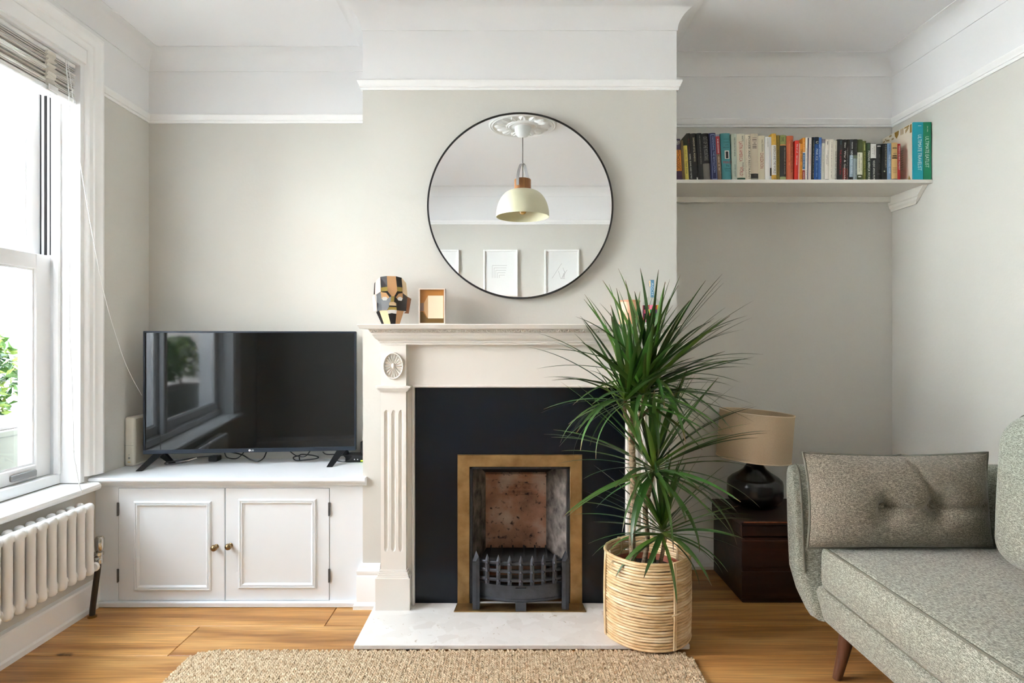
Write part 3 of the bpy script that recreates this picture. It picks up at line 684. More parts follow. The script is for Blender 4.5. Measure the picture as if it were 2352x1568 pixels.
# frieze board and slips round the slate
PL, SLX0, SLX1, SLZ = YB - .04, FC - .448, FC + .448, .945
mb = MB()
mb.box((FC - .56, PL, SLZ + .006), (FC + .56, YB - .001, 1.13)); mb.box((FC - .56, PL, HZ), (SLX0 - .008, YB - .001, SLZ + .006)); mb.box((SLX1 + .008, PL, HZ), (FC + .56, YB - .001, SLZ + .006))
mb.build('frieze_board', M_surr, sur)
mb = MB(); mb.sweep([(SLX0, PL, HZ), (SLX0, PL, SLZ), (SLX1, PL, SLZ), (SLX1, PL, HZ)], [(0, -.03), (.0, .004), (.003, .008), (.008, .008), (.010, .002), (.012, 0), (.012, -.03)], up=(0, -1, 0), flip=-1)
mb.build('inner_slip', M_surr, sur)
def pilaster(cx):
    w2 = .0525; yf = 2.555
    m_ = MB(); nx, nz = 56, 46; z0, z1 = .185, .932
    zs = [z0] + [.255 + (.862 - .255) * k / nz for k in range(nz + 1)] + [z1]
    # finer rows near the flute ends
    zs = sorted(set(zs + [.255 + d for d in (.002, .004, .007, .010, .014, .019)] + [.862 - d for d in (.002, .004, .007, .010, .014, .019)]))
    grid = {}; vs = []
    for j, z in enumerate(zs):
        for i in range(nx + 1):
            x = -w2 + 2 * w2 * i / nx; dep = 0
            for fx in (-.0305, 0, .0305):
                r = .0085; za, zb_ = .263, .8525
                rr = r
                if z < za + .018: rr = r * sqrt(max(0, 1 - ((za + .018 - z) / .018) ** 2)) if z > za else 0
                if z > zb_ - .018: rr = r * sqrt(max(0, 1 - ((z - zb_ + .018) / .018) ** 2)) if z < zb_ else 0
                if abs(x - fx) < rr: dep = max(dep, sqrt(rr * rr - (x - fx) ** 2))
            grid[i, j] = len(vs); vs.append((cx + x, yf + dep, z))
    fs = [(grid[i, j], grid[i + 1, j], grid[i + 1, j + 1], grid[i, j + 1]) for i in range(nx) for j in range(len(zs) - 1)]
    m_.add(vs, fs)
    for sx in (-1, 1):   # side returns
        m_.add([(cx + sx * w2, yf, z0), (cx + sx * w2, yf, z1), (cx + sx * w2, PL, z1), (cx + sx * w2, PL, z0)], [(0, 1, 2, 3)])
    m_.box((cx - w2, yf, .930), (cx + w2, PL + .01, 1.1285))
    p_ = m_.build('pilaster', M_surr, sur)
    m_ = MB(); pb = .076
    m_.box((cx - .0715, 2.535, HZ), (cx + .0715, PL + .01, .156))
    for k, (zz, hh, o) in enumerate(((.156, .006, .0665), (.162, .008, .0635), (.170, .007, .0605), (.177, .008, .0565))):
        m_.box((cx - o, 2.535 + (.0715 - o), zz), (cx + o, PL + .01, zz + hh))
    m_.build('plinth', M_surr, p_)
    m_ = MB()
    for zz, hh, o in ((.930, .004, .0575), (.934, .006, .062), (.940, .006, .066), (.946, .009, .0715)):
        m_.box((cx - o, 2.555 - (o - .0525), zz), (cx + o, PL + .01, zz + hh))
    m_.build('capital', M_surr, p_)
    # oval carved rosette
    m_ = MB(); a, b = .0435, .0570; zc = 1.038; yc = yf
    ring = [(0.86, .0), (.88, -.008), (.93, -.011), (.97, -.010), (1.0, -.006), (1.0, .0)]
    m_.add([(cx + a * r * cos(t), yc + d, zc + b * r * sin(t)) for r, d in ring for t in [2 * pi * k / 40 for k in range(40)]],
           [(i * 40 + k, i * 40 + (k + 1) % 40, (i + 1) * 40 + (k + 1) % 40, (i + 1) * 40 + k) for i in range(5) for k in range(40)])
    for k in range(18):
        t = 2 * pi * k / 18; hw_ = pi / 18 * .86
        pts = []
        for r, wd, d in ((.22, .35, -.003), (.45, .8, -.006), (.68, 1.0, -.008), (.80, .7, -.005), (.86, .05, -.001)):
            for s_, dd in ((-1, 0), (0, d), (1, 0)):
                ang = t + s_ * hw_ * wd; pts.append((cx + a * r * cos(ang), yc + dd - .0004, zc + b * r * sin(ang)))
        m_.add(pts, [(3 * i + q, 3 * i + q + 1, 3 * i + 4 + q, 3 * i + 3 + q) for i in range(4) for q in (0, 1)])
    m_.add([(cx + a * r * cos(t), yc + d, zc + b * r * sin(t)) for r, d in ((.2, 0), (.19, -.006), (.1, -.009), (.02, -.009)) for t in [2 * pi * k / 16 for k in range(16)]],
           [(i * 16 + k, i * 16 + (k + 1) % 16, (i + 1) * 16 + (k + 1) % 16, (i + 1) * 16 + k) for i in range(3) for k in range(16)] + [tuple(48 + k for k in range(16))])
    m_.build('rosette', M_surr, p_, smooth=True, angle=50)
pilaster(FC - .5305); pilaster(FC + .5305)

# black slate panel
M_slate, nt, p, N, L = newmat('polished_black_slate')
p.inputs['Base Color'].default_value = S(5, 12, 22); p.inputs['Specular IOR Level'].default_value = .3
tc = N.new('ShaderNodeTexCoord'); n = N.new('ShaderNodeTexNoise'); n.inputs['Scale'].default_value = 5; L.new(tc.outputs['Object'], n.inputs['Vector'])
r = N.new('ShaderNodeMapRange'); r.inputs['To Min'].default_value = .12; r.inputs['To Max'].default_value = .3; L.new(n.outputs[0], r.inputs[0]); L.new(r.outputs[0], p.inputs['Roughness'])
mb = MB(); mb.box((SLX0 - .004, YB - .022, HZ), (FX0 - .045, YB - .001, SLZ + .004)); mb.box((FX1 + .045, YB - .022, HZ), (SLX1 + .004, YB - .001, SLZ + .004)); mb.box((FX0 - .045, YB - .022, FZ + .045), (FX1 + .045, YB - .001, SLZ + .004))
tag(mb.build('slate_panel', M_slate), 'polished black slate panel between the pilasters around the grate', 'panel')

# fire insert: brass frame, iron edge, fire clay back and cheeks
M_brass = mat('aged_brass', S(174, 144, 98), .36, .85, var=.35, vscale=14, bump=.1, bscale=220, col2=S(130, 102, 64))
ins = thing('fireplace_insert', (FC, 2.7, HZ), 'brass framed fireplace opening with sooty clay fireback', 'fireplace')
BZ = YB - .034
mb = MB()
ob = [(-.232, HZ), (-.232, .659), (.2985, .659), (.2985, HZ)]
mb.sweep([(x, BZ + .012, z) for x, z in ob], [(0, -.012), (0, .009), (.002, .012), (.050, .012), (.052, .010), (.052, -.012)], up=(0, -1, 0), flip=1)
mb.build('brass_frame', M_brass, ins)
mb = MB(); mb.prism([(-.240, 2.52, HZ), (.306, 2.52, HZ), (.300, BZ, HZ), (-.233, BZ, HZ)], (0, 0, .004)); mb.build('brass_plate', M_brass, ins)
mb = MB()
for xa, xb in ((FX0 - .002, FX0 + .010), (FX1 - .010, FX1 + .002)): mb.box((xa, BZ + .004, HZ), (xb, 2.66, FZ + .004))
mb.box((FX0, BZ + .004, FZ - .010), (FX1, 2.66, FZ + .004)); mb.build('iron_edge', M_blackm, ins)
def soot_mat():
    m, nt, p, N, L = newmat('sooted_fireclay')
    tc = N.new('ShaderNodeTexCoord')
    n1 = N.new('ShaderNodeTexNoise'); n1.inputs['Scale'].default_value = 7; n1.inputs['Detail'].default_value = 5
    n2 = N.new('ShaderNodeTexNoise'); n2.inputs['Scale'].default_value = 45; n2.inputs['Detail'].default_value = 4
    L.new(tc.outputs['Object'], n1.inputs['Vector']); L.new(tc.outputs['Object'], n2.inputs['Vector'])
    r = N.new('ShaderNodeValToRGB'); e = r.color_ramp.elements; e[0].position = .3; e[0].color = S(120, 82, 64); e[1].position = .7; e[1].color = S(208, 184, 166)
    x = e.new(.5); x.color = S(182, 134, 108); L.new(n1.outputs[0], r.inputs[0])
    k = N.new('ShaderNodeMapRange'); k.inputs['From Min'].default_value = .30; k.inputs['From Max'].default_value = .42; L.new(n2.outputs[0], k.inputs[0])
    mx = N.new('ShaderNodeMix'); mx.data_type = 'RGBA'; mx.inputs[6].default_value = S(60, 46, 42); L.new(k.outputs[0], mx.inputs[0]); L.new(r.outputs[0], mx.inputs[7])
    L.new(mx.outputs[2], p.inputs['Base Color']); p.inputs['Roughness'].default_value = .8
    b = N.new('ShaderNodeBump'); b.inputs['Strength'].default_value = .5; b.inputs['Distance'].default_value = .004; L.new(n2.outputs[0], b.inputs['Height']); L.new(b.outputs[0], p.inputs['Normal'])
    return m
M_soot = soot_mat()
M_soot2 = mat('grey_sooted_cheek', S(150, 140, 132), .85, var=.6, vscale=22, bump=.4, bscale=120, col2=S(58, 50, 46))
BK0, BK1, YBK = -.122, .158, 2.83
mb = MB()
mb.slab([(BK0, YBK, .06), (BK0, YBK, .50), (BK1, YBK, .50), (BK1, YBK, .06)], .03)
mb.slab([(BK0, YBK, .50), (BK0, YBK - .02, .53), (BK1, YBK - .02, .53), (BK1, YBK, .50)], .03)
fb = mb.build('fireback', M_soot, ins)
mb = MB(); yp = YBK - .0005
pl = [(-.085, .440), (-.085, .475), (-.072, .490), (.112, .490), (.125, .475), (.125, .440), (.112, .428), (-.072, .428)]
mb.sweep([(x, yp, z) for x, z in pl], [(0, 0), (.0, .004), (.004, .004), (.004, 0)], up=(0, -1, 0), closed=True, flip=1)
add_text(mb, 'A. PLEDGER', (.020, yp, .470), (1, 0, 0), (0, 0, 1), width=.17, height=.022, thick=.006)
add_text(mb, 'TUNBRIDGE WELLS', (.020, yp, .443), (1, 0, 0), (0, 0, 1), width=.15, height=.012, thick=.005)
mb.build('embossed_maker_plate', M_soot, fb)
mb = MB()
mb.slab([(FX0 + .006, 2.655, HZ), (FX0 + .006, 2.655, FZ), (BK0, YBK, FZ), (BK0, YBK, HZ)], .025)
mb.slab([(BK1, YBK, HZ), (BK1, YBK, FZ), (FX1 - .006, 2.655, FZ), (FX1 - .006, 2.655, HZ)], .025)
mb.build('cheek', M_soot2, ins)
mb = MB(); mb.slab([(BK0 - .07, YBK + .005, .53), (BK1 + .07, YBK + .005, .53), (BK1 + .09, 2.66, FZ + .012), (BK0 - .09, 2.66, FZ + .012)], -.02)
mb.build('throat', M_blackm, ins)
# cast iron fire basket
gr = thing('fire_basket', (FC, 2.6, HZ + .004), 'black cast iron fire basket with spiked front bars in the grate', 'grate')
GZ = HZ + .004
M_iron = mat('cast_iron', S(78, 80, 86), .38, .7, var=.3, vscale=30, bump=.2, bscale=150)
def spike(m_, x, y, z0, z1, w_, d_, tip):
    m_.add([(x - w_, y, z0), (x + w_, y, z0), (x + w_, y + d_, z0), (x - w_, y + d_, z0), (x - w_, y, z1 - tip), (x + w_, y, z1 - tip), (x + w_, y + d_, z1 - tip), (x - w_, y + d_, z1 - tip),
            (x - w_ * .75, y + .001, z1 - tip * .55), (x + w_ * .75, y + .001, z1 - tip * .55), (x, y + d_ * .4, z1), (x, y - .0035, z0 + .004), (x, y - .0035, z1 - tip)],
           [(0, 3, 2, 1), (0, 4, 7, 3), (1, 2, 6, 5), (2, 3, 7, 6), (0, 1, 11), (0, 11, 12, 4), (11, 1, 5, 12), (4, 12, 10, 8), (12, 5, 9, 10), (5, 6, 10, 9), (6, 7, 10), (7, 4, 8, 10)])
GXL, GXR = -.149, .222
for x in (GXL, GXR):
    m_ = MB(); spike(m_, x, 2.534, GZ, .270, .0145, .03, .04)
    m_.box((x - .0155, 2.530, .226), (x + .0155, 2.566, .230)); m_.build('upright', M_iron, gr)
def bow(x): u = (x - (GXL + GXR) / 2) / ((GXR - GXL) / 2); return 2.552 - .042 * (1 - u * u)
nf = 7
for zb_ in (.225, .192, .156):
    m_ = MB(); k = 16
    path = [(GXL + (GXR - GXL) * i / k, bow(GXL + (GXR - GXL) * i / k) + .008, zb_) for i in range(k + 1)]
    m_.sweep(path, [(-.005, -.007), (.003, -.007), (.006, -.003), (.006, .003), (.003, .007), (-.005, .007)]); m_.build('bar', M_iron, gr)
for i in range(nf):
    x = GXL + (GXR - GXL) * (i + 1) / (nf + 1); m_ = MB(); y_ = bow(x)
    spike(m_, x, y_ - .006, .140, .262, .0085, .014, .026)
    for zb_ in (.225, .192, .156):
        m_.add([(x - .0085, y_ - .006, zb_), (x, y_ - .007, zb_ + .010), (x + .0085, y_ - .006, zb_), (x, y_ - .007, zb_ - .010), (x + .002, y_ - .019, zb_ + .001)],
               [(0, 1, 4), (1, 2, 4), (2, 3, 4), (3, 0, 4)])
    m_.build('spike', M_iron, gr)
mb = MB(); k = 16
path = [(GXL + .01 + (GXR - GXL - .02) * i / k, bow(GXL + (GXR - GXL) * i / k) + .018, 0) for i in range(k + 1)]
mb.sweep(path, [(-.004, .062), (.002, .062), (.006, .066), (.006, .072), (.002, .076), (.002, .130), (-.004, .134)])
xm = (GXL + GXR) / 2
mb.box((xm - .022, bow(xm) + .008, GZ), (xm + .022, bow(xm) + .03, .066)); mb.box((xm - .022, bow(xm) + .010, .115), (xm + .022, bow(xm) + .018, .122))
mb.build('ash_pan_front', M_iron, gr, smooth=True, angle=30)
mb = MB(); mb.prism([(GXL + .012, 2.575, .215), (GXR - .012, 2.575, .215), (BK1 - .004, 2.825, .188), (BK0 + .004, 2.825, .188)], (0, 0, -.02)); 
for i in range(6): 
    xx = GXL + .05 + i * .05; mb.box((xx, 2.60, .195), (xx + .006, 2.80, .2085))
mb.build('grate_bed', mat('soot_black', S(24, 22, 22), .85), gr)
for xx in (GXL + .03, GXR - .03):
    m_ = MB(); m_.box((xx - .01, 2.70, GZ), (xx + .01, 2.72, .19)); m_.build('leg', M_iron, gr)

# ------------------------------------------------------------------ round mirror
mir = thing('round_mirror', (.035, 2.615, 1.718), 'large round mirror with thin black frame over the mantelpiece', 'mirror')
M_mir, nt, p, N, L = newmat('mirror_silver'); p.inputs['Base Color'].default_value = (.93, .94, .94, 1); p.inputs['Metallic'].default_value = 1; p.inputs['Roughness'].default_value = .0
mb = MB(); mb.lathe([(.3905, 0), (.3905, .004)], (.035, 2.602, 1.718), 160, axis='y'); mb.build('mirror_glass', M_mir, mir)
mb = MB(); mb.add([(.035 + r * cos(t), y_, 1.718 + r * sin(t)) for r, y_ in ((.3895, 2.599), (.3965, 2.599), (.3965, 2.629), (.3895, 2.629)) for t in [2 * pi * k / 160 for k in range(160)]],
                  [(i * 160 + k, i * 160 + (k + 1) % 160, ((i + 1) % 4) * 160 + (k + 1) % 160, ((i + 1) % 4) * 160 + k) for i in range(4) for k in range(160)])
mb.build('rim', mat('mirror_rim_black', S(24, 24, 24), .4), mir, smooth=True, angle=30)

# ------------------------------------------------------------------ things on the mantel shelf
# geometric mask
mk = thing('ceramic_mask', (-.506, 2.53, ZS), 'faceted face mask with black, tan and gold stripes on the mantel', 'mask')
KP = .166 / 1110.0
def mpt(x, y):
    u = (x - 670) / 545.0; v = (y - 760) / 800.0
    d = .075 * sqrt(max(0.02, 1 - u * u * .92)) - .02 * v * v
    d += .020 * exp(-((x - 770) / 75.0) ** 2 - ((y - 900) / 150.0) ** 2) + .008 * exp(-((y - 580) / 60.0) ** 2)
    if y > 1150: d -= .000045 * (y - 1150)
    if x < 300 or x > 1145: d -= .012
    return (-.506 + (x - 655) * KP, 2.575 - d, ZS + .0008 + (1470 - y) * KP)
Mk = {'k': mat('mask_black', S(20, 18, 20), .3), 't': mat('mask_tan', S(196, 152, 106), .3), 'p': mat('mask_pink', S(218, 180, 158), .4), 'g': mat('mask_gold', S(196, 172, 96), .2, .9),
      'c': mat('mask_cream', S(226, 200, 160), .3), 'o': mat('mask_copper', S(170, 112, 70), .25, .8)}
facets = [('forehead', 'k', [(195, 330), (235, 280), (240, 640), (185, 640)]), ('forehead', 'p', [(235, 280), (405, 170), (445, 585), (300, 660), (240, 640)]),
  ('forehead', 'k', [(405, 170), (600, 150), (625, 450), (440, 470)]), ('brow', 'g', [(440, 470), (625, 450), (640, 570), (445, 585)]),
  ('forehead', 't', [(600, 150), (840, 155), (885, 450), (900, 575), (820, 715), (750, 715), (640, 570), (625, 450)]), ('forehead', 'k', [(840, 155), (990, 190), (1020, 460), (885, 450)]),
  ('brow', 'g', [(885, 450), (1020, 460), (1030, 580), (900, 575)]), ('forehead', 'c', [(990, 190), (1105, 330), (1140, 710), (1035, 620), (1030, 580), (1020, 460)]),
  ('brow', 'k', [(445, 585), (640, 570), (750, 715), (690, 740), (600, 620), (500, 610)]), ('brow', 'k', [(900, 575), (1030, 580), (1035, 620), (930, 640), (860, 740), (820, 715)]),
  ('eyelid', 't', [(445, 585), (500, 610), (600, 620), (690, 740), (640, 775), (600, 728), (500, 728), (465, 775)]),
  ('eyelid', 't', [(930, 640), (1035, 620), (1030, 770), (985, 722), (930, 728), (890, 778), (860, 740)]),
  ('cheek', 'k', [(300, 660), (445, 585), (465, 775), (470, 1100), (320, 1110), (290, 700)]),
  ('cheek', 'k', [(465, 775), (500, 825), (600, 825), (640, 775), (690, 740), (740, 720), (735, 870), (690, 900), (660, 1030), (610, 1100), (470, 1100)]),
  ('cheek', 'k', [(860, 740), (890, 778), (920, 825), (1000, 832), (1030, 770), (1035, 620), (1140, 710), (1110, 1110), (1050, 1108), (880, 1095), (870, 900), (825, 870), (825, 725)]),
  ('nose', 'g', [(740, 720), (750, 715), (820, 715), (825, 725), (825, 870), (735, 870)]), ('nose', 'c', [(735, 870), (825, 870), (870, 900), (870, 970), (680, 965), (690, 900)]),
  ('nose', 'k', [(680, 965), (870, 970), (872, 1010), (675, 1005)]), ('lip', 'g', [(675, 1005), (872, 1010), (880, 1095), (820, 1082), (680, 1082), (612, 1100), (660, 1030)]),
  ('chin', 'k', [(270, 1140), (320, 1110), (390, 1105), (490, 1460), (420, 1470)]), ('chin', 'c', [(390, 1105), (470, 1100), (612, 1100), (640, 1190), (680, 1465), (490, 1460)]),
  ('chin', 'k', [(640, 1190), (740, 1172), (862, 1190), (810, 1465), (680, 1465)]), ('chin', 't', [(880, 1095), (1050, 1108), (920, 1465), (810, 1465), (862, 1190)]),
  ('ear', 'p', [(100, 690), (225, 640), (300, 900), (300, 1100), (165, 1120)]), ('ear', 'o', [(1140, 710), (1210, 750), (1150, 1170), (1055, 1170), (1110, 1110)])]
for nm, c, poly in facets:
    m_ = MB(); m_.prism([mpt(x, y) for x, y in poly], (0, .005, 0)); m_.build(nm, Mk[c], mk, smooth=True, angle=32)
# small box frame with a geometric picture
bf = thing('box_frame', (-.328, 2.535, ZS), 'small white box frame with brown and cream geometric picture on mantel', 'picture frame')
fx0, fx1, fz0, fz1, yf0, yf1 = -.3815, -.2745, ZS + .0005, 1.357, 2.50, 2.545
M_fr = mat('frame_birch', S(226, 216, 204), .5)
mb = MB(); t_ = .004
mb.box((fx0, yf0, fz0), (fx0 + t_, yf1, fz1)); mb.box((fx1 - t_, yf0, fz0), (fx1, yf1, fz1)); mb.box((fx0 + t_, yf0, fz0), (fx1 - t_, yf1, fz0 + t_)); mb.box((fx0 + t_, yf0, fz1 - t_), (fx1 - t_, yf1, fz1))
mb.build('frame', M_fr, bf)
yy = yf0 + .012
def fpoly(nm, pts, col, dy):
    m_ = MB(); X = lambda u: fx0 + t_ + u * (fx1 - fx0 - 2 * t_); Z = lambda v: fz0 + t_ + v * (fz1 - fz0 - 2 * t_)
    m_.prism([(X(u), yy - dy, Z(v)) for u, v in pts], (0, .002 + dy, 0)); m_.build(nm, mat('print_' + nm + str(dy), col, .35), bf)
fpoly('backing', [(0, 0), (1, 0), (1, 1), (0, 1)], S(176, 118, 52), 0)
fpoly('olive_block', [(0, 0), (1, 0), (1, .16), (.28, .16), (.12, .34), (0, .34)], S(112, 84, 34), .001)
fpoly('grey_block', [(0, .36), (.15, .36), (.15, .60), (0, .60)], S(140, 118, 104), .0012)
fpoly('tan_block', [(.16, .36), (.33, .14), (.33, .82), (.16, .60)], S(196, 158, 112), .002)
fpoly('cream_block', [(.33, .14), (.96, .14), (.96, .82), (.33, .82)], S(228, 214, 186), .002)
# pink candle jar
cj = thing('candle_jar', (.486, 2.53, ZS), 'round peach pink candle jar on the mantel behind the plant', 'candle jar')
mb = MB(); mb.lathe([(.040, .0003), (.043, .003), (.043, .090), (.0425, .0915)], (.486, 2.53, ZS), 40); mb.build('jar', mat('peach_jar', S(232, 176, 146), .4), cj, smooth=True, angle=30)
mb = MB(); mb.lathe([(.0436, .0918), (.0442, .094), (.0442, .0965), (.042, .099), (0, .0995)], (.486, 2.53, ZS), 40); mb.build('lid', mat('peach_lid', S(214, 150, 118), .4), cj, smooth=True, angle=30)
# gin bottle with a coloured label
bo = thing('glass_bottle', (.577, 2.53, ZS), 'clear glass bottle with bright multicoloured label on the mantel', 'bottle')
mb = MB(); mb.lathe([(.030, .0005), (.034, .004), (.035, .012), (.035, .082), (.033, .092), (.026, .102), (.016, .110), (.0115, .118), (.0105, .128), (.0105, .158), (.0120, .160), (.0120, .168), (.0100, .170)], (.577, 2.53, ZS), 32)
mb.build('glass', M_bottle, bo, smooth=True)
mb = MB(); mb.lathe([(.0085, .155), (.0085, .170), (.0105, .172), (.0105, .180), (0, .181)], (.577, 2.53, ZS), 20); mb.build('stopper', mat('cork', S(196, 170, 130), .7), bo, smooth=True, angle=30)
cols = [S(190, 40, 50), S(226, 110, 140), S(92, 62, 120), S(226, 110, 140), S(60, 40, 50), S(206, 60, 60), S(240, 200, 40), S(60, 120, 60)]
mb = MB(); ng = 32; zrow = [.008, .026, .044, .060, .078]
vs = []; fs = []; ms = []
for z in zrow:
    for k in range(ng + 1):
        a = pi + pi * k / ng - .2 + .4 * k / ng; vs.append((.577 + .0357 * cos(a), 2.53 + .0357 * sin(a), ZS + z))
for i in range(len(zrow) - 1):
    for k in range(ng): mb.M.append((k // 4 + i * (1 + k // 8)) % 8); mb.F.append((i * (ng + 1) + k, i * (ng + 1) + k + 1, (i + 1) * (ng + 1) + k + 1, (i + 1) * (ng + 1) + k))
mb.V = vs
mb.build('label', [mat('label_%d' % i, c, .5) for i, c in enumerate(cols)], bo)
mb = MB(); mb.box((.571, 2.5165, ZS + .110), (.585, 2.5185, ZS + .182)); mb.box((.571, 2.5165, ZS + .180), (.585, 2.535, ZS + .1825))
sl = mb.build('seal_strip', mat('blue_seal', S(96, 150, 186), .5), bo)
mb = MB(); add_text(mb, 'AGCH', (.578, 2.5163, ZS + .146), (0, 0, -1), (1, 0, 0), width=.05, height=.008); mb.build('seal_lettering', mat('seal_white', S(226, 236, 240), .5), sl)

# ------------------------------------------------------------------ bookshelf in the right alcove
SHY, SHT, SHB = 2.80, 1.8816, 1.8660
shf = thing('wall_shelf', (1.32, 2.95, 1.793), 'white painted bookshelf board across the right alcove', 'shelf')
mb = MB(); mb.prism([(BX1 + .001, SHY, SHB), (XR(SHY) - .003, SHY, SHB), (XR(YR) - .003, YR - .001, SHB), (BX1 + .001, YR - .001, SHB)], (0, 0, SHT - SHB))
M_shelf = mat('shelf_paint', S(222, 219, 211), .45)
mb.build('board', M_shelf, shf)
mb = MB(); mb.cbox((BX1 + .001, YR - .022, 1.839), (XR(YR) - .003, YR - .001, SHB), .002); mb.build('back_batten', M_shelf, shf)
mb = MB()
pf = [(0, 1.793), (.005, 1.793), (.007, 1.803), (.013, 1.810), (.016, 1.822), (.020, 1.826), (.020, SHB), (0, SHB)]
vs = []; n = len(pf)
for yb, slant in ((YR - .001, 0), (2.905, 1)):
    for a, z in pf: 
        y_ = yb - slant * (z - 1.793) * 1.0; vs.append((XR(y_) - .003 - a, y_, z))
mb.add(vs, [(i, (i + 1) % n, n + (i + 1) % n, n + i) for i in range(n)] + [tuple(range(n)), tuple(range(2 * n - 1, n - 1, -1))])
mb.build('end_bracket', M_shelf, shf)

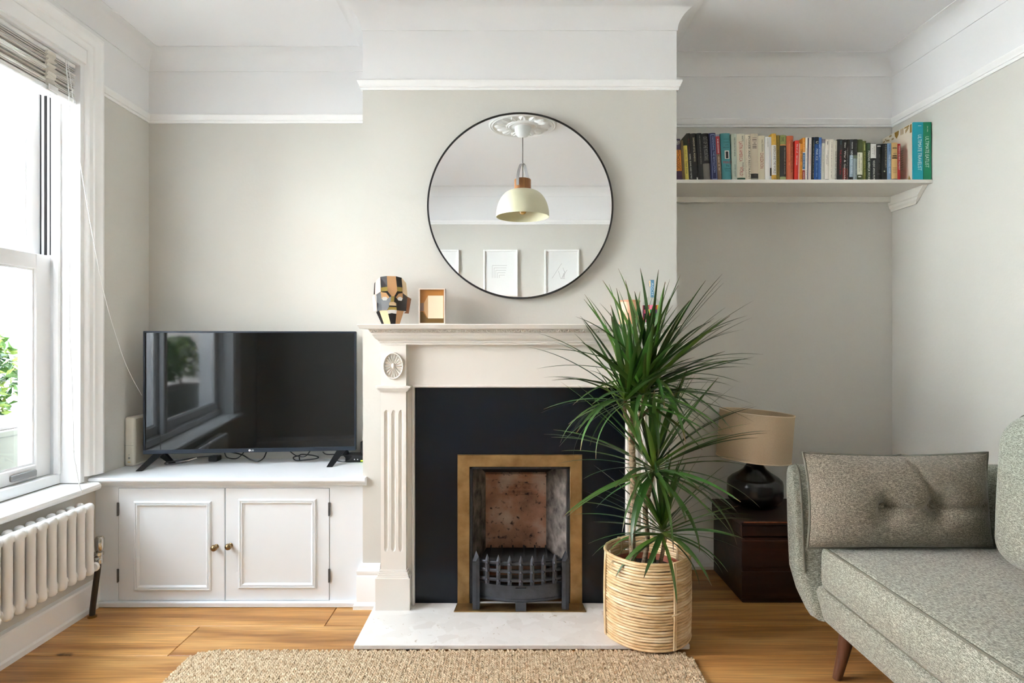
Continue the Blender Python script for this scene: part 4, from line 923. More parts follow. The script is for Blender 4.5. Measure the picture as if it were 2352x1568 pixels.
# books: (left px, right px at mid height, top px, cover, lean deg, label, bands[(f0,f1,colour)], texts[(string, fcentre, flength, width fraction, x offset fraction, colour, mode)])
BY = 2.83; BS = F_PX / BY
K = S(24, 23, 24); WH = S(232, 229, 222); CR = S(216, 208, 190); GY = S(150, 148, 142)
BOOKS = [
 (1553, 1568, 319, S(62, 48, 78), 3, 'purple and orange book at the chimney end of the shelf', [(.26, .76, S(222, 140, 40)), (.76, 1, S(70, 40, 70))], [('MYTHOLOGIC', .50, .46, .55, 0, K, 'v'), ('VEN', .07, .75, .05, 0, WH, 'h'), ('VEY', .12, .75, .05, 0, WH, 'h')]),
 (1568.5, 1574, 322, S(120, 96, 60), 3, 'thin brown paperback beside the purple book', [], []),
 (1575, 1583, 334, S(222, 206, 96), 3, 'narrow bright yellow paperback leaning among black books', [], [('Dead Zone', .62, .34, .5, 0, K, 'v'), ('|', .25, .3, .2, 0, K, 'bar')]),
 (1583.5, 1592, 306, K, 3.5, 'black book with white title between the yellow book and plain black spines', [], [('WARS, GUNS AND VOTES', .69, .52, .42, .05, WH, 'v'), ('|', .25, .3, .25, 0, S(110, 30, 34), 'bar')]),
 (1592.5, 1605, 306, K, 3.2, 'black book with cream capital title and white leaf mark', [], [('SHADOW OF EL MUNDOS', .34, .5, .32, 0, S(216, 208, 178), 'v'), ('|', .95, .06, .25, .3, WH, 'bar')]),
 (1605.5, 1617, 306, K, 3.2, 'slim black book with a small grey title', [], [('THE ULTIMATE HISTORY OF THE WORLD', .35, .6, .22, .1, GY, 'v')]),
 (1617.5, 1633, 306, S(20, 20, 26), 3.0, 'black book with large grey title and grey city picture at its foot', [(.63, .99, S(128, 124, 118))], [('OUT OF THE MOUNTAINS', .32, .5, .6, 0, GY, 'v')]),
 (1633.5, 1649, 306, S(30, 36, 84), 3.0, 'navy blue book with a pale blue border', [], [('DEFENDING THE REVOLUTION', .45, .75, .28, .05, S(150, 160, 205), 'v'), ('frame', .5, .94, .7, .05, S(132, 144, 190), 'frame')]),
 (1649.5, 1659, 308, S(140, 150, 170), 3.0, 'blue grey book with red title panel beside the teal book', [(.04, .42, S(170, 52, 58)), (.42, 1, S(128, 104, 84))], [('|', .25, .3, .3, 0, WH, 'bar'), ('|', .62, .3, .4, 0, S(206, 180, 150), 'bar')]),
 (1659.5, 1681, 306, S(64, 140, 146), 2.2, 'thick teal hardback with a square portrait on the spine', [], [('JUNG', .13, .55, .035, .05, S(40, 90, 96), 'h'), ('CHANG', .19, .6, .035, .05, S(40, 90, 96), 'h'), ('JON', .25, .35, .03, .1, S(20, 60, 66), 'h'), ('HALLIDAY', .30, .7, .03, .05, S(20, 60, 66), 'h'), ('portrait', .45, .17, .48, .1, WH, 'pic'), ('MAO', .61, .85, .055, .1, S(176, 40, 44), 'h'), ('The', .68, .35, .04, .1, S(16, 60, 70), 'h'), ('Unknown', .74, .7, .04, .1, S(16, 60, 70), 'h'), ('Story', .79, .5, .04, .1, S(16, 60, 70), 'h')]),
 (1681.5, 1693, 308, S(190, 202, 188), 1.0, 'pale mint green book next to the teal hardback', [], [('PAKISTAN ON THE BRINK', .28, .4, .3, .1, K, 'v'), ('AHMED RASHID', .78, .27, .25, .1, S(70, 80, 76), 'v')]),
 (1693.5, 1712, 308, S(216, 212, 190), .8, 'wide cream paperback with a multicoloured title', [(.93, 1, S(44, 84, 60))], [('WHAT IF', .1, .12, .22, .2, K, 'v'), ('LATIN AMERICA', .38, .42, .42, -.05, S(176, 56, 52), 'v'), ('RULED THE', .70, .18, .2, .22, K, 'v'), ('WORLD?', .80, .2, .42, 0, S(176, 56, 52), 'v')]),
 (1712.5, 1725, 309, S(222, 212, 190), .6, 'cream paperback with a tall black title and brown subtitle', [], [('POWER AND RESTRAINT', .5, .92, .36, .2, K, 'v'), ('|', .5, .85, .1, -.25, S(150, 110, 80), 'bar')]),
 (1725.5, 1742.5, 307, S(204, 192, 170), .5, 'beige hardback with black band at the foot of its spine', [(.84, .94, K), (.94, 1, S(140, 140, 118))], [('|', .09, .008, .6, 0, S(100, 90, 80), 'bar'), ('|', .13, .015, .6, 0, S(80, 70, 60), 'bar'), ('|', .165, .006, .6, 0, S(100, 90, 80), 'bar'), ('|', .2, .012, .3, 0, S(70, 60, 50), 'bar'), ('|', .235, .012, .55, 0, S(90, 80, 70), 'bar'), ('|', .27, .014, .55, 0, S(70, 60, 50), 'bar'), ('|', .30, .014, .55, 0, S(80, 70, 60), 'bar')]),
 (1743, 1758, 311, S(212, 204, 176), .5, 'beige paperback with a heavy red and black title', [], [('CIVILIZATION', .55, .34, .5, 0, S(150, 40, 40), 'v'), ('NIALL FERGUSON', .22, .26, .22, .1, S(90, 80, 60), 'v')]),
 (1758.5, 1769, 314, S(232, 232, 228), .4, 'plain white slim book with a short black line', [], [('|', .13, .2, .15, .1, K, 'bar')]),
 (1769.3, 1772.5, 314, S(212, 212, 214), .3, 'very thin pale grey book with black patch', [(.7, .88, K)], []),
 (1772.8, 1783.5, 307, S(214, 168, 66), .3, 'white book with golden yellow ends and black title', [(.24, .87, S(228, 226, 220))], [('AMERICA AND THE WORLD', .55, .58, .5, .1, K, 'v'), ('|', .10, .14, .15, 0, S(130, 96, 30), 'bar'), ('O', .95, .4, .03, .1, K, 'h')]),
 (1784, 1792, 310, S(134, 112, 28), .2, 'olive gold book with dark lettering', [], [("NO ONE'S WORLD", .6, .55, .45, 0, S(60, 46, 12), 'v'), ('|', .17, .14, .3, 0, S(80, 64, 16), 'bar')]),
 (1792.5, 1806.5, 310, K, -.2, 'black book with a green picture at top and bottom', [(0, .20, S(136, 146, 84)), (.20, .225, S(206, 140, 80)), (.90, 1, S(150, 158, 110))], [('|', .55, .6, .25, .25, S(150, 140, 130), 'bar'), ('|', .09, .1, .5, -.1, S(30, 44, 22), 'bar')]),
 (1807, 1822, 312, S(196, 98, 62), -.3, 'terracotta orange hardback with dark lettering', [], [('SUPER CHINA MEETS INDIA', .45, .72, .3, .22, S(110, 48, 36), 'v'), ('|', .4, .55, .14, -.15, S(226, 150, 100), 'bar')]),
 (1824, 1833, 323, S(206, 40, 26), -1.5, 'bright red paperback with white italic title', [], [('the art of', .2, .22, .4, 0, WH, 'v'), ('|', .48, .26, .3, 0, WH, 'bar')]),
 (1833.2, 1836.2, 329, S(222, 168, 152), -1.2, 'very thin pink book', [], []),
 (1836.4, 1843, 330, S(222, 146, 36), -1, 'short orange paperback with bold black title', [], [('DEEP FAKES', .32, .33, .6, 0, K, 'v'), ('|', .75, .35, .25, 0, S(90, 60, 10), 'bar')]),
 (1843.2, 1849.6, 316, S(226, 150, 44), -.8, 'slim book striped orange, blue and dark red', [(.33, .35, WH), (.35, .72, S(66, 120, 166)), (.72, .745, WH), (.745, 1, S(140, 30, 34))], [('|', .53, .28, .3, 0, WH, 'bar'), ('|', .87, .18, .3, 0, WH, 'bar'), ('|', .2, .2, .3, 0, S(250, 210, 150), 'bar')]),
 (1849.8, 1854, 316, S(226, 222, 212), -.8, 'thin white paperback beside the striped book', [], [('|', .4, .3, .3, 0, S(140, 50, 46), 'bar'), ('|', .8, .12, .3, 0, K, 'bar')]),
 (1854.2, 1856.4, 317, S(40, 50, 84), -.8, 'very thin navy booklet', [], []),
 (1856.6, 1863, 316, S(222, 212, 206), -.8, 'thin off white book with faint red lettering', [], [('|', .4, .5, .25, 0, S(160, 90, 86), 'bar'), ('|', .82, .16, .2, 0, S(160, 90, 86), 'bar')]),
 (1863.2, 1870, 315, S(22, 26, 26), -1, 'narrow black book with cream vertical line beside the blue books', [], [('|', .5, .85, .2, .2, S(206, 204, 180), 'bar')]),
 (1870.2, 1879.4, 315, S(24, 74, 136), -1, 'mid blue book with white title', [(0, .16, S(20, 30, 44))], [('PINK ICE', .4, .26, .5, 0, S(206, 220, 236), 'v'), ('|', .75, .32, .3, .05, S(120, 160, 206), 'bar'), ('C', .12, .6, .05, 0, WH, 'h')]),
 (1879.6, 1886, 316, S(56, 100, 166), -1, 'lighter blue slim paperback', [], [('|', .3, .3, .2, -.2, S(190, 206, 230), 'bar'), ('|', .5, .62, .2, .2, S(190, 206, 230), 'bar')]),
 (1886.2, 1895, 319, S(140, 138, 150), -.8, 'lilac grey book with a cream spine strip', [(.1, 1, S(206, 204, 190))], [('|', .5, .65, .2, 0, GY, 'bar')]),
 (1895.2, 1904, 320, S(222, 216, 204), -.8, 'cream book with a dark green foot', [(.955, 1, S(26, 66, 40))], [('|', .45, .36, .16, .1, S(80, 76, 70), 'bar'), ('|', .48, .25, .16, -.2, S(80, 76, 70), 'bar'), ('|', .09, .08, .16, 0, S(80, 76, 70), 'bar')]),
 (1904.2, 1913.4, 320, S(220, 214, 200), -.8, 'cream book with fine grey lettering down the whole spine', [], [('|', .5, .85, .2, 0, S(120, 114, 104), 'bar')]),
 (1913.6, 1921.4, 323, S(206, 202, 188), -1, 'stone coloured book with bold black title beside black spines', [], [('WAR FROM THE GROUND UP', .62, .72, .45, .1, K, 'v'), ('|', .16, .1, .15, 0, S(90, 84, 76), 'bar')]),
 (1921.8, 1936, 320, S(20, 22, 22), -1, 'black book with a red title', [], [('THE AMERICAN ERA', .55, .6, .3, .05, S(158, 36, 48), 'v'), ('|', .08, .1, .2, .1, S(70, 110, 116), 'bar')]),
 (1936.2, 1945, 320, S(26, 22, 22), -.8, 'black and red book with white title', [(.68, 1, S(120, 34, 28))], [('War & Genocide', .62, .7, .5, 0, WH, 'v'), ('Shaw', .14, .13, .4, 0, WH, 'v')]),
 (1945.2, 1951, 320, S(30, 28, 28), -.8, 'thin dark book with grey and salmon edge strip', [], [('|', .45, .5, .2, -.3, GY, 'bar'), ('|', .84, .3, .2, -.3, S(206, 130, 106), 'bar')]),
 (1951.2, 1959.6, 320, S(26, 30, 32), -.8, 'black book with pale blue lower panel', [(.38, .90, S(150, 172, 186))], [('NEW & OLD WARS', .55, .55, .5, 0, S(226, 232, 236), 'v'), ('KALDOR', .15, .16, .35, .1, WH, 'v')]),
 (1959.8, 1968.6, 320, S(22, 24, 24), -.8, 'black book with grey blue lower half', [(.38, .46, S(96, 108, 86)), (.46, 1, S(140, 156, 158))], [('|', .7, .5, .25, .15, S(30, 34, 34), 'bar'), ('|', .2, .2, .15, .1, S(120, 120, 116), 'bar')]),
 (1968.8, 1982.4, 320, S(70, 82, 36), -.3, 'thick olive green book with white label panel', [(.31, .84, S(222, 222, 200))], [('|', .55, .45, .15, -.1, K, 'bar'), ('|', .58, .32, .12, .22, S(60, 60, 50), 'bar'), ('|', .89, .02, .5, 0, WH, 'bar')]),
 (1982.6, 1991, 323, S(86, 94, 36), 0, 'slim olive book with pale lettering', [], [('THE ACCIDENTAL GUERRILLA', .62, .68, .4, 0, S(188, 180, 100), 'v'), ('|', .15, .18, .3, 0, S(216, 220, 150), 'bar')]),
 (1991.2, 2000, 328, S(30, 54, 26), 0, 'dark green book with bold white title', [], [('MAKING AFRICA WORK', .6, .78, .55, 0, WH, 'v'), ('|', .1, .12, .5, 0, S(60, 96, 60), 'bar')]),
 (2000.2, 2013.6, 329, S(20, 26, 30), 0, 'black book with a white upper panel', [(0.01, .39, S(220, 218, 212))], [('VIOLENT AMONG PEOPLE', .72, .54, .36, .05, WH, 'v'), ('|', .2, .24, .12, .1, S(60, 60, 60), 'bar'), ('|', .2, .16, .1, -.15, S(90, 90, 90), 'bar')]),
 (2013.8, 2027, 330, S(24, 24, 26), 0, 'black hardback with spaced grey capitals', [], [('ART  OF  WAR', .48, .42, .25, .05, S(96, 96, 96), 'v'), ('|', .06, .02, .6, 0, WH, 'bar'), ('|', .8, .012, .6, 0, S(90, 90, 90), 'bar')]),
 (2027.2, 2038, 330, S(20, 21, 23), 0, 'black book with a glowing white round emblem', [], [('A QUESTION OF SECURITY', .34, .62, .36, .1, S(176, 172, 150), 'v'), ('disc', .74, .06, .5, -.15, S(214, 220, 190), 'disc')]),
 (2038.2, 2047.6, 329, S(116, 146, 180), 0, 'dusty blue book with faint white capitals', [], [('THE LONG WAR', .55, .5, .45, 0, S(206, 220, 234), 'v'), ('|', .13, .18, .3, 0, S(60, 80, 116), 'bar')]),
 (2048, 2061.6, 328, S(206, 168, 108), 0, 'tan paperback with black printed blocks', [(.94, 1, S(70, 66, 60))], [('WHY', .29, .6, .035, 0, K, 'h'), ('|', .345, .03, .75, 0, S(70, 50, 30), 'bar'), ('|', .40, .035, .85, 0, S(60, 44, 28), 'bar'), ('|', .14, .025, .75, 0, S(90, 64, 34), 'bar'), ('|', .66, .01, .75, 0, S(120, 90, 50), 'bar'), ('|', .70, .01, .75, 0, S(120, 90, 50), 'bar'), ('|', .74, .01, .7, 0, S(120, 90, 50), 'bar'), ('|', .78, .01, .6, 0, S(120, 90, 50), 'bar')]),
 (2062, 2069, 330, S(176, 24, 26), 0, 'slim crimson book with white title beside the cream cover', [], [("CHINA'S GLOBAL STRATEGY", .38, .65, .42, 0, WH, 'v')]),
]
M_page = mat('book_pages', S(226, 216, 196), .85, var=.15, vscale=120, stretch=(40, 1, 1))
BM = {}
def cmat(c):
    k = tuple(round(v, 4) for v in c)
    if k not in BM: BM[k] = mat('print_colour_%d' % len(BM), c, .45)
    return BM[k]
def make_book(x0, x1, h, dep, y0, cover, lean, label, bands, texts, name='book', cover_left=None, rounded=True, group='books on the alcove shelf'):
    w_ = x1 - x0; t = min(.0022, w_ * .16)
    b = thing(name, ((x0 + x1) / 2, y0, SHT + .0004), label, 'book', group)
    b.rotation_euler = (0, -radians(lean), 0); b.location.z += abs(sin(radians(lean))) * w_ / 2
    m_ = MB(); W = w_ / 2
    bul = min(.004, w_ * .13) if rounded else 0.0006
    # spine: slightly rounded section
    sec = [(-W, .004)] + [(-W + w_ * k / 8, bul * (1 - sin(pi * k / 8)) ) for k in range(9)] + [(W, .004)]
    inner = [(W - t, .006), (-W + t, .006)]
    poly = sec + inner; n = len(poly)
    m_.add([(x, y, 0) for x, y in poly] + [(x, y, h) for x, y in poly], [(i, (i + 1) % n, n + (i + 1) % n, n + i) for i in range(n)] + [tuple(range(n))[::-1], tuple(range(n, 2 * n))])
    for sx in (-1, 1): m_.box((sx * W, .004, 0), (sx * (W - t), dep, h))
    co = m_.build('cover', cmat(cover), b, local=True, smooth=True, angle=30)
    m_ = MB(); m_.box((-W + t, .006, .002), (W - t, dep - .003, h - .003)); m_.build('pages', M_page, b, local=True)
    def ysp(x): return bul * (1 - sin(pi * min(1, max(0, (x + W) / w_))))
    def strip(f0, f1, xa, xb, c, nm, lift):
        q = MB(); k = 6; vs = []
        for z in (h * (1 - f0), h * (1 - f1)):
            for i in range(k + 1): x = xa + (xb - xa) * i / k; vs.append((x, ysp(x) - lift, z))
        q.add(vs, [(i, i + 1, k + 2 + i, k + 1 + i) for i in range(k)]); q.build(nm, cmat(c), co, local=True)
    for f0, f1, c in bands: strip(f0, f1, -W, W, c, 'printed_band', .00025)
    for i, (s, fc, fl, fw, ox, c, mode) in enumerate(texts):
        xo = ox * w_
        if mode == 'bar' and fl > .08 and s == '|':
            q = MB(); nt_ = max(4, int(fl * h / .0026)); rt = random.Random(i * 7 + int(fc * 100))
            for k in range(nt_):
                if rt.random() < .13: continue
                zt = h * (1 - fc + fl / 2) - (k + .5) * fl * h / nt_; hw_ = fw * W * rt.uniform(.55, 1.0)
                xa, xb = xo - hw_, xo + hw_ * rt.uniform(.6, 1)
                q.add([(xa, ysp(xa) - .0006, zt - .0008), (xb, ysp(xb) - .0006, zt - .0008), (xb, ysp(xb) - .0006, zt + .0008), (xa, ysp(xa) - .0006, zt + .0008)], [(0, 1, 2, 3)])
            q.build('lettering', cmat(c), co, local=True); continue
        if mode == 'bar':
            strip(fc - fl / 2, fc + fl / 2, xo - fw * W, xo + fw * W, c, 'printed_line', .0006); continue
        if mode == 'frame':
            for a, bb, f0, f1 in ((-.7, -.58, .03, .97), (.58, .7, .03, .97), (-.7, .7, .03, .045), (-.7, .7, .955, .97)): strip(f0, f1, xo + a * W, xo + bb * W, c, 'printed_line', .0005)
            continue
        if mode == 'pic':
            strip(fc - fl / 2, fc + fl / 2, xo - fw * W, xo + fw * W, c, 'printed_panel', .0005); strip(fc - fl * .4, fc + fl * .45, xo - fw * W * .62, xo + fw * W * .62, S(30, 30, 30), 'printed_panel', .0008); continue
        q = MB()
        if mode == 'disc':
            q.lathe([(fw * W * .6, -.0012), (fw * W * .6, -.0008)], (xo, ysp(xo), h * (1 - fc)), 14, axis='y')
        elif mode == 'v':
            add_text(q, s, (xo, ysp(xo) - .0003, h * (1 - fc)), (0, 0, -1), (1, 0, 0), width=h * fl, height=fw * w_, proud=.0006)
        else:
            add_text(q, s, (xo, ysp(xo) - .0003, h * (1 - fc)), (1, 0, 0), (0, 0, 1), width=w_ * fl, height=h * fw, proud=.0006)
        q.build('lettering', cmat(c), co, local=True)
    return b, co
rbk = random.Random(11)
for (p0, p1, ty, cov, lean, lab, bands, texts) in BOOKS:
    x0, x1 = (p0 - 1176) / BS, (p1 - 1176) / BS
    h = CAM_Z + (784 - ty) / BS - SHT
    make_book(max(x0, BX1 + .002), x1, h, min(.235, h * .68 + rbk.uniform(-.005, .008)), BY + rbk.uniform(-.003, .004), cov, lean, lab, bands, texts)
S28 = F_PX / 2.805
def big(p0, p1, cov, lab, texts):
    return make_book((p0 - 1176) / S28, (p1 - 1176) / S28, .2645, .235, 2.805, cov, 0, lab, [], texts, rounded=False)
tb, tco = big(2098.5, 2120.6, S(14, 158, 176), 'tall turquoise travel book with cream illustrated cover on the shelf', [('ULTIMATE TRAVELIST', .53, .62, .38, .12, S(214, 238, 238), 'v'), ('|', .065, .006, .35, .12, WH, 'bar')])
eb, eco = big(2121.2, 2139.4, S(16, 132, 92), 'tall green food book against the right wall on the shelf', [('ULTIMATE EATLIST', .52, .54, .45, -.05, S(214, 240, 226), 'v'), ('|', .12, .10, .12, .0, WH, 'bar')])
# cream illustrated front board of the turquoise book
q = MB(); W = (2120.6 - 2098.5) / S28 / 2
q.box((-W - .0012, .010, .0005), (-W, .234, .2640)); cl = q.build('illustrated_cover', mat('cream_cover', S(222, 212, 192), .5), tb, local=True)
q = MB(); rg = random.Random(2); gx = -W - .0018
def gp(y, z, dy, dz): q.box((gx, y, z), (gx + .0008, y + dy, z + dz))
gp(.012, .222, .012, .038)
for i in range(4): gp(.034 + i * .006, .240 - i * .004 + .004, .004, .018 - i * .001)
gp(.030, .255, .034, .006)
for i in range(3): gp(.072 + i * .008, .234, .003, .028)
q.prism([(gx, .104, .262), (gx, .138, .262), (gx, .134, .243), (gx, .121, .228), (gx, .108, .243)], (.0008, 0, 0))
for i in range(10): gp(.145 + i * .0085, .262 - rg.uniform(.008, .03), .006, .008); 
gp(.018, .0, .002, .004)
q.prism([(gx, .016, .001), (gx, .040, .001), (gx, .030, .028)], (.0008, 0, 0))
q.build('gold_print', mat('gold_print', S(150, 116, 30), .4), cl, local=True)
q = MB()
for i in range(9): gp(.072, .155 - i * .011, .055 - .004 * (i % 3), .0035)
q.build('printed_line', mat('print_sage', S(168, 176, 158), .5), cl, local=True)

# ------------------------------------------------------------------ dark trunk with table lamp
tr = thing('wooden_trunk', (1.30, 2.86, 0), 'dark stained wooden trunk used as a side table in the alcove', 'trunk')
TX0, TX1, TY0, TY1, TZ = .996, 1.62, 2.66, 3.05, .3575
mb = MB(); mb.cbox((TX0 + .008, TY0 + .008, .0), (TX1 - .008, TY1 - .004, TZ - .07), .004); mb.build('body', M_trunk, tr)
mb = MB(); mb.cbox((TX0, TY0, TZ - .066), (TX1, TY1, TZ - .018), .004); mb.cbox((TX0 - .002, TY0 - .004, TZ - .018), (TX1 + .002, TY1, TZ), .004); mb.build('lid', M_trunk, tr)
for zz in (.02, .155):
    m_ = MB(); m_.cbox((TX0 + .004, TY0 + .002, zz), (TX1 - .004, TY0 + .0085, zz + .118), .002); m_.build('front_plank', M_trunk, tr)
mb = MB(); mb.cbox((TX0 + .01, TY0 - .0045, TZ - .006), (TX1 - .01, TY0 - .0035, TZ - .0005), .0004); mb.build('worn_edge', mat('bare_wood_edge', S(150, 84, 46), .6, var=.6, vscale=40), tr)
mb = MB(); mb.cbox((1.28, TY0 - .006, .245), (1.33, TY0 + .004, .30), .002); mb.build('hasp', M_blackm, tr)
LX, LY = 1.154, 2.905
lp = thing('table_lamp', (LX, LY, TZ), 'table lamp with black ceramic base and tilted linen drum shade', 'lamp')
mb = MB(); mb.lathe([(.066, .0005), (.072, .004), (.100, .018), (.121, .040), (.126, .058), (.126, .108), (.122, .126), (.105, .142), (.075, .160), (.052, .178), (.038, .200), (.034, .225), (.033, .240), (.012, .243)], (LX, LY, TZ), 48)
mb.build('base', mat('black_glazed_ceramic', S(20, 20, 21), .22, bump=.5, bscale=14), lp, smooth=True, angle=60)
mb = MB(); mb.lathe([(.010, .24), (.010, .30)], (LX, LY, TZ), 12); mb.lathe([(.0, .30), (.022, .305), (.028, .33), (.026, .355), (.012, .375), (.0, .378)], (LX, LY, TZ), 16); mb.build('bulb_holder', mat('bulb_white', S(236, 232, 224), .3), lp, smooth=True)
M_linen = mat('linen_shade', S(204, 182, 152), .9, var=.15, vscale=160, stretch=(1, 1, 6), bump=.3, bscale=400, spec=.1)
m_ = MB(); R = .167; zc = .695 - TZ; hh = .109
prof = [(R, -hh), (R, hh), (R - .0025, hh), (R - .0025, -hh)]
nS = 72; tilt = radians(4.5)
vs = []
for r_, z_ in prof:
    for k in range(nS):
        a = 2 * pi * k / nS; x, y, z = r_ * cos(a), r_ * sin(a), z_
        vs.append((LX + x * cos(tilt) + z * sin(tilt), LY + y, TZ + zc - x * sin(tilt) + z * cos(tilt)))
m_.add(vs, [(i * nS + k, i * nS + (k + 1) % nS, ((i + 1) % 4) * nS + (k + 1) % nS, ((i + 1) % 4) * nS + k) for i in range(4) for k in range(nS)])
sh = m_.build('shade', M_linen, lp, smooth=True, angle=40)
for z_ in (hh, -hh):
    m_ = MB(); pts = [(R * cos(a), R * sin(a), z_) for a in [2 * pi * k / nS for k in range(nS)]]
    m_.tube([(LX + x * cos(tilt) + z * sin(tilt), LY + y, TZ + zc - x * sin(tilt) + z * cos(tilt)) for x, y, z in pts], .0028, 6, closed=True)
    m_.build('shade_trim', mat('shade_trim', S(212, 194, 166), .9), sh, smooth=True)
mb = MB()
for a in (.3, 2.4, 4.5): mb.tube([(LX, LY, TZ + .30), (LX + (R - .004) * cos(a), LY + (R - .004) * sin(a), TZ + .30 - .0785 * cos(a) * (R / .167) * .167)], .0016, 6)
mb.build('shade_spider', M_chrome, lp)

# ------------------------------------------------------------------ sofa
sofa = thing('sofa', (1.5, 1.25, 0), 'long grey green tweed sofa with wooden legs along the right wall', 'sofa')
SX0, SXB, SY0, SY1 = 1.055, 1.915, .40, 2.105
def seatdef(p, q):
    x, y, z = p
    if q[2] > -.5: z += .012 * (1 - q[0] ** 2) * (1 - abs(q[1]) ** 4) * max(0, q[2])
    z += .0045 * sin(y * 22 + x * 16 + 2 * sin(x * 9)) * max(0, q[2]) * (1 - q[0] ** 2) * (.5 + .5 * sin(x * 14))
    x -= .012 * (1 - q[2] ** 2) * max(0, -q[0]) * (1 - abs(q[1]) ** 6)
    return (x, y, z)
mb = MB(); mb.rbox((SX0, SY0 + .01, .292), (1.72, SY1, .446), .030, seg=4, div=26, deform=seatdef); seat = mb.build('seat_cushion', M_sofa, sofa, smooth=True, angle=80)
def piping(m_, pts, r=.0042, closed=False, n=8): m_.tube(smooth_path(pts, n), r, 6, closed=closed)
mb = MB(); c = .011
mb.tube([(1.60, SY1 - .004, .441)] + [(SX0 + .03, SY1 - .008, .437), (SX0 + .013, SY1 - .02, .436)] + [(SX0 + .010, SY1 - .05 - (SY1 - SY0 - .1) * k / 12, .4365) for k in range(13)], .0046, 6)
mb.tube([(SX0 + .03, SY1 - .008, .300), (SX0 + .013, SY1 - .02, .301)] + [(SX0 + .008, SY1 - .05 - (SY1 - SY0 - .1) * k / 12, .301) for k in range(13)], .0046, 6)
mb.build('piping', M_pipe, seat, smooth=True)
def basedef(p, q):
    x, y, z = p
    if q[0] < 0: x += .025 * max(0, -q[2]) - .006
    return (x, y, z)
mb = MB(); mb.rbox((SX0 + .003, SY0 - .03, .168), (SXB, SY1 + .03, .296), .022, seg=3, div=16, deform=basedef); mb.build('base', M_sofa, sofa, smooth=True, angle=80)
def arm(sgn, yi):
    # section in (out, z): out = distance away from the seat
    sec = [(-.02, .180), (.030, .172), (.060, .190), (.092, .250), (.112, .330), (.125, .430), (.133, .540), (.138, .620), (.136, .665), (.124, .688), (.104, .694), (.084, .686), (.070, .660), (.058, .600), (.048, .520), (.040, .420), (.030, .330), (.0, .29)]
    n = len(sec); m_ = MB(); vs = []
    cx_, cz_ = .07, .44
    sl = [(1.003, .55), (1.006, .82), (1.014, .95), (1.028, 1.0), (1.10, 1.0), (1.4, 1.0), (1.7, 1.0), (1.86, 1.0), (1.905, .97), (1.915, .90)]
    for x, s in sl:
        for o_, z in sec:
            dx = 0.0 if x > 1.1 else .045 * max(0, (.30 - z)) / .13 
            vs.append((x + dx, yi + sgn * (cx_ + (o_ - cx_) * (s if s > .9 else s)), cz_ + (z - cz_) * (1 - (1 - s) * .12)))
    m_.add(vs, [(i * n + k, i * n + (k + 1) % n, (i + 1) * n + (k + 1) % n, (i + 1) * n + k) for i in range(len(sl) - 1) for k in range(n)] + [tuple(range(n))[::-1], tuple((len(sl) - 1) * n + k for k in range(n))])
    a_ = m_.build('arm', M_sofa, sofa, smooth=True, angle=70)
    m_ = MB(); i = 3
    pts = [Vector(vs[i * n + k]) for k in list(range(1, 10))]; m_.tube(smooth_path(pts, 5), .0040, 6)
    pts = [Vector(vs[i * n + k]) for k in list(range(10, n - 1))]; m_.tube(smooth_path(pts, 5), .0046, 6)
    m_.build('piping', M_pipe, a_, smooth=True)
arm(1, SY1 + .01); arm(-1, SY0)
mb = MB(); mb.rbox((1.74, SY0 - .03, .18), (SXB + .01, SY1 + .05, .80), .05, seg=4, div=10); mb.build('back_frame', M_sofa, sofa, smooth=True, angle=80)
def bcush(y0, y1):
    def df(p, q):
        x, y, z = p
        x += .05 * (z - .45) - .03 * (1 - q[1] ** 2) * (1 - q[2] ** 2) * (1 if q[0] < 0 else 0)
        return (x, y, z)
    m_ = MB(); m_.rbox((1.485, y0, .440), (1.735, y1, .920), .095, seg=6, div=12, deform=df); b_ = m_.build('back_cushion', M_sofa, sofa, smooth=True, angle=80)
    m_ = MB(); pts = []
    yc, zc, hy, hz, r = (y0 + y1) / 2, .680, (y1 - y0) / 2, .240, .095
    for cy_, cz_, a0 in ((hy - r, hz - r, 0), (-(hy - r), hz - r, 90), (-(hy - r), -(hz - r), 180), (hy - r, -(hz - r), 270)):
        for k in range(7):
            a = radians(a0 + 15 * k); z = zc + cz_ + r * sin(a); pts.append((1.565 + .05 * (z - .45), yc + cy_ + r * cos(a), z))
    m_.tube(pts, .0046, 6, closed=True); m_.build('piping', M_pipe, b_, smooth=True)
bcush(1.20, 1.945); bcush(.41, 1.19)
for lx, ly, sx, sy in ((1.115, 2.055, -1, .6), (1.84, 2.04, 1, .6), (1.115, .45, -1, -.6), (1.84, .45, 1, -.6)):
    m_ = MB(); m_.tube([(lx + sx * .016, ly + sy * .02, 0), (lx, ly, .1), (lx - sx * .012, ly - sy * .015, .185)], [.0145, .020, .0265], 20); m_.build('leg', M_leg, sofa, smooth=True)
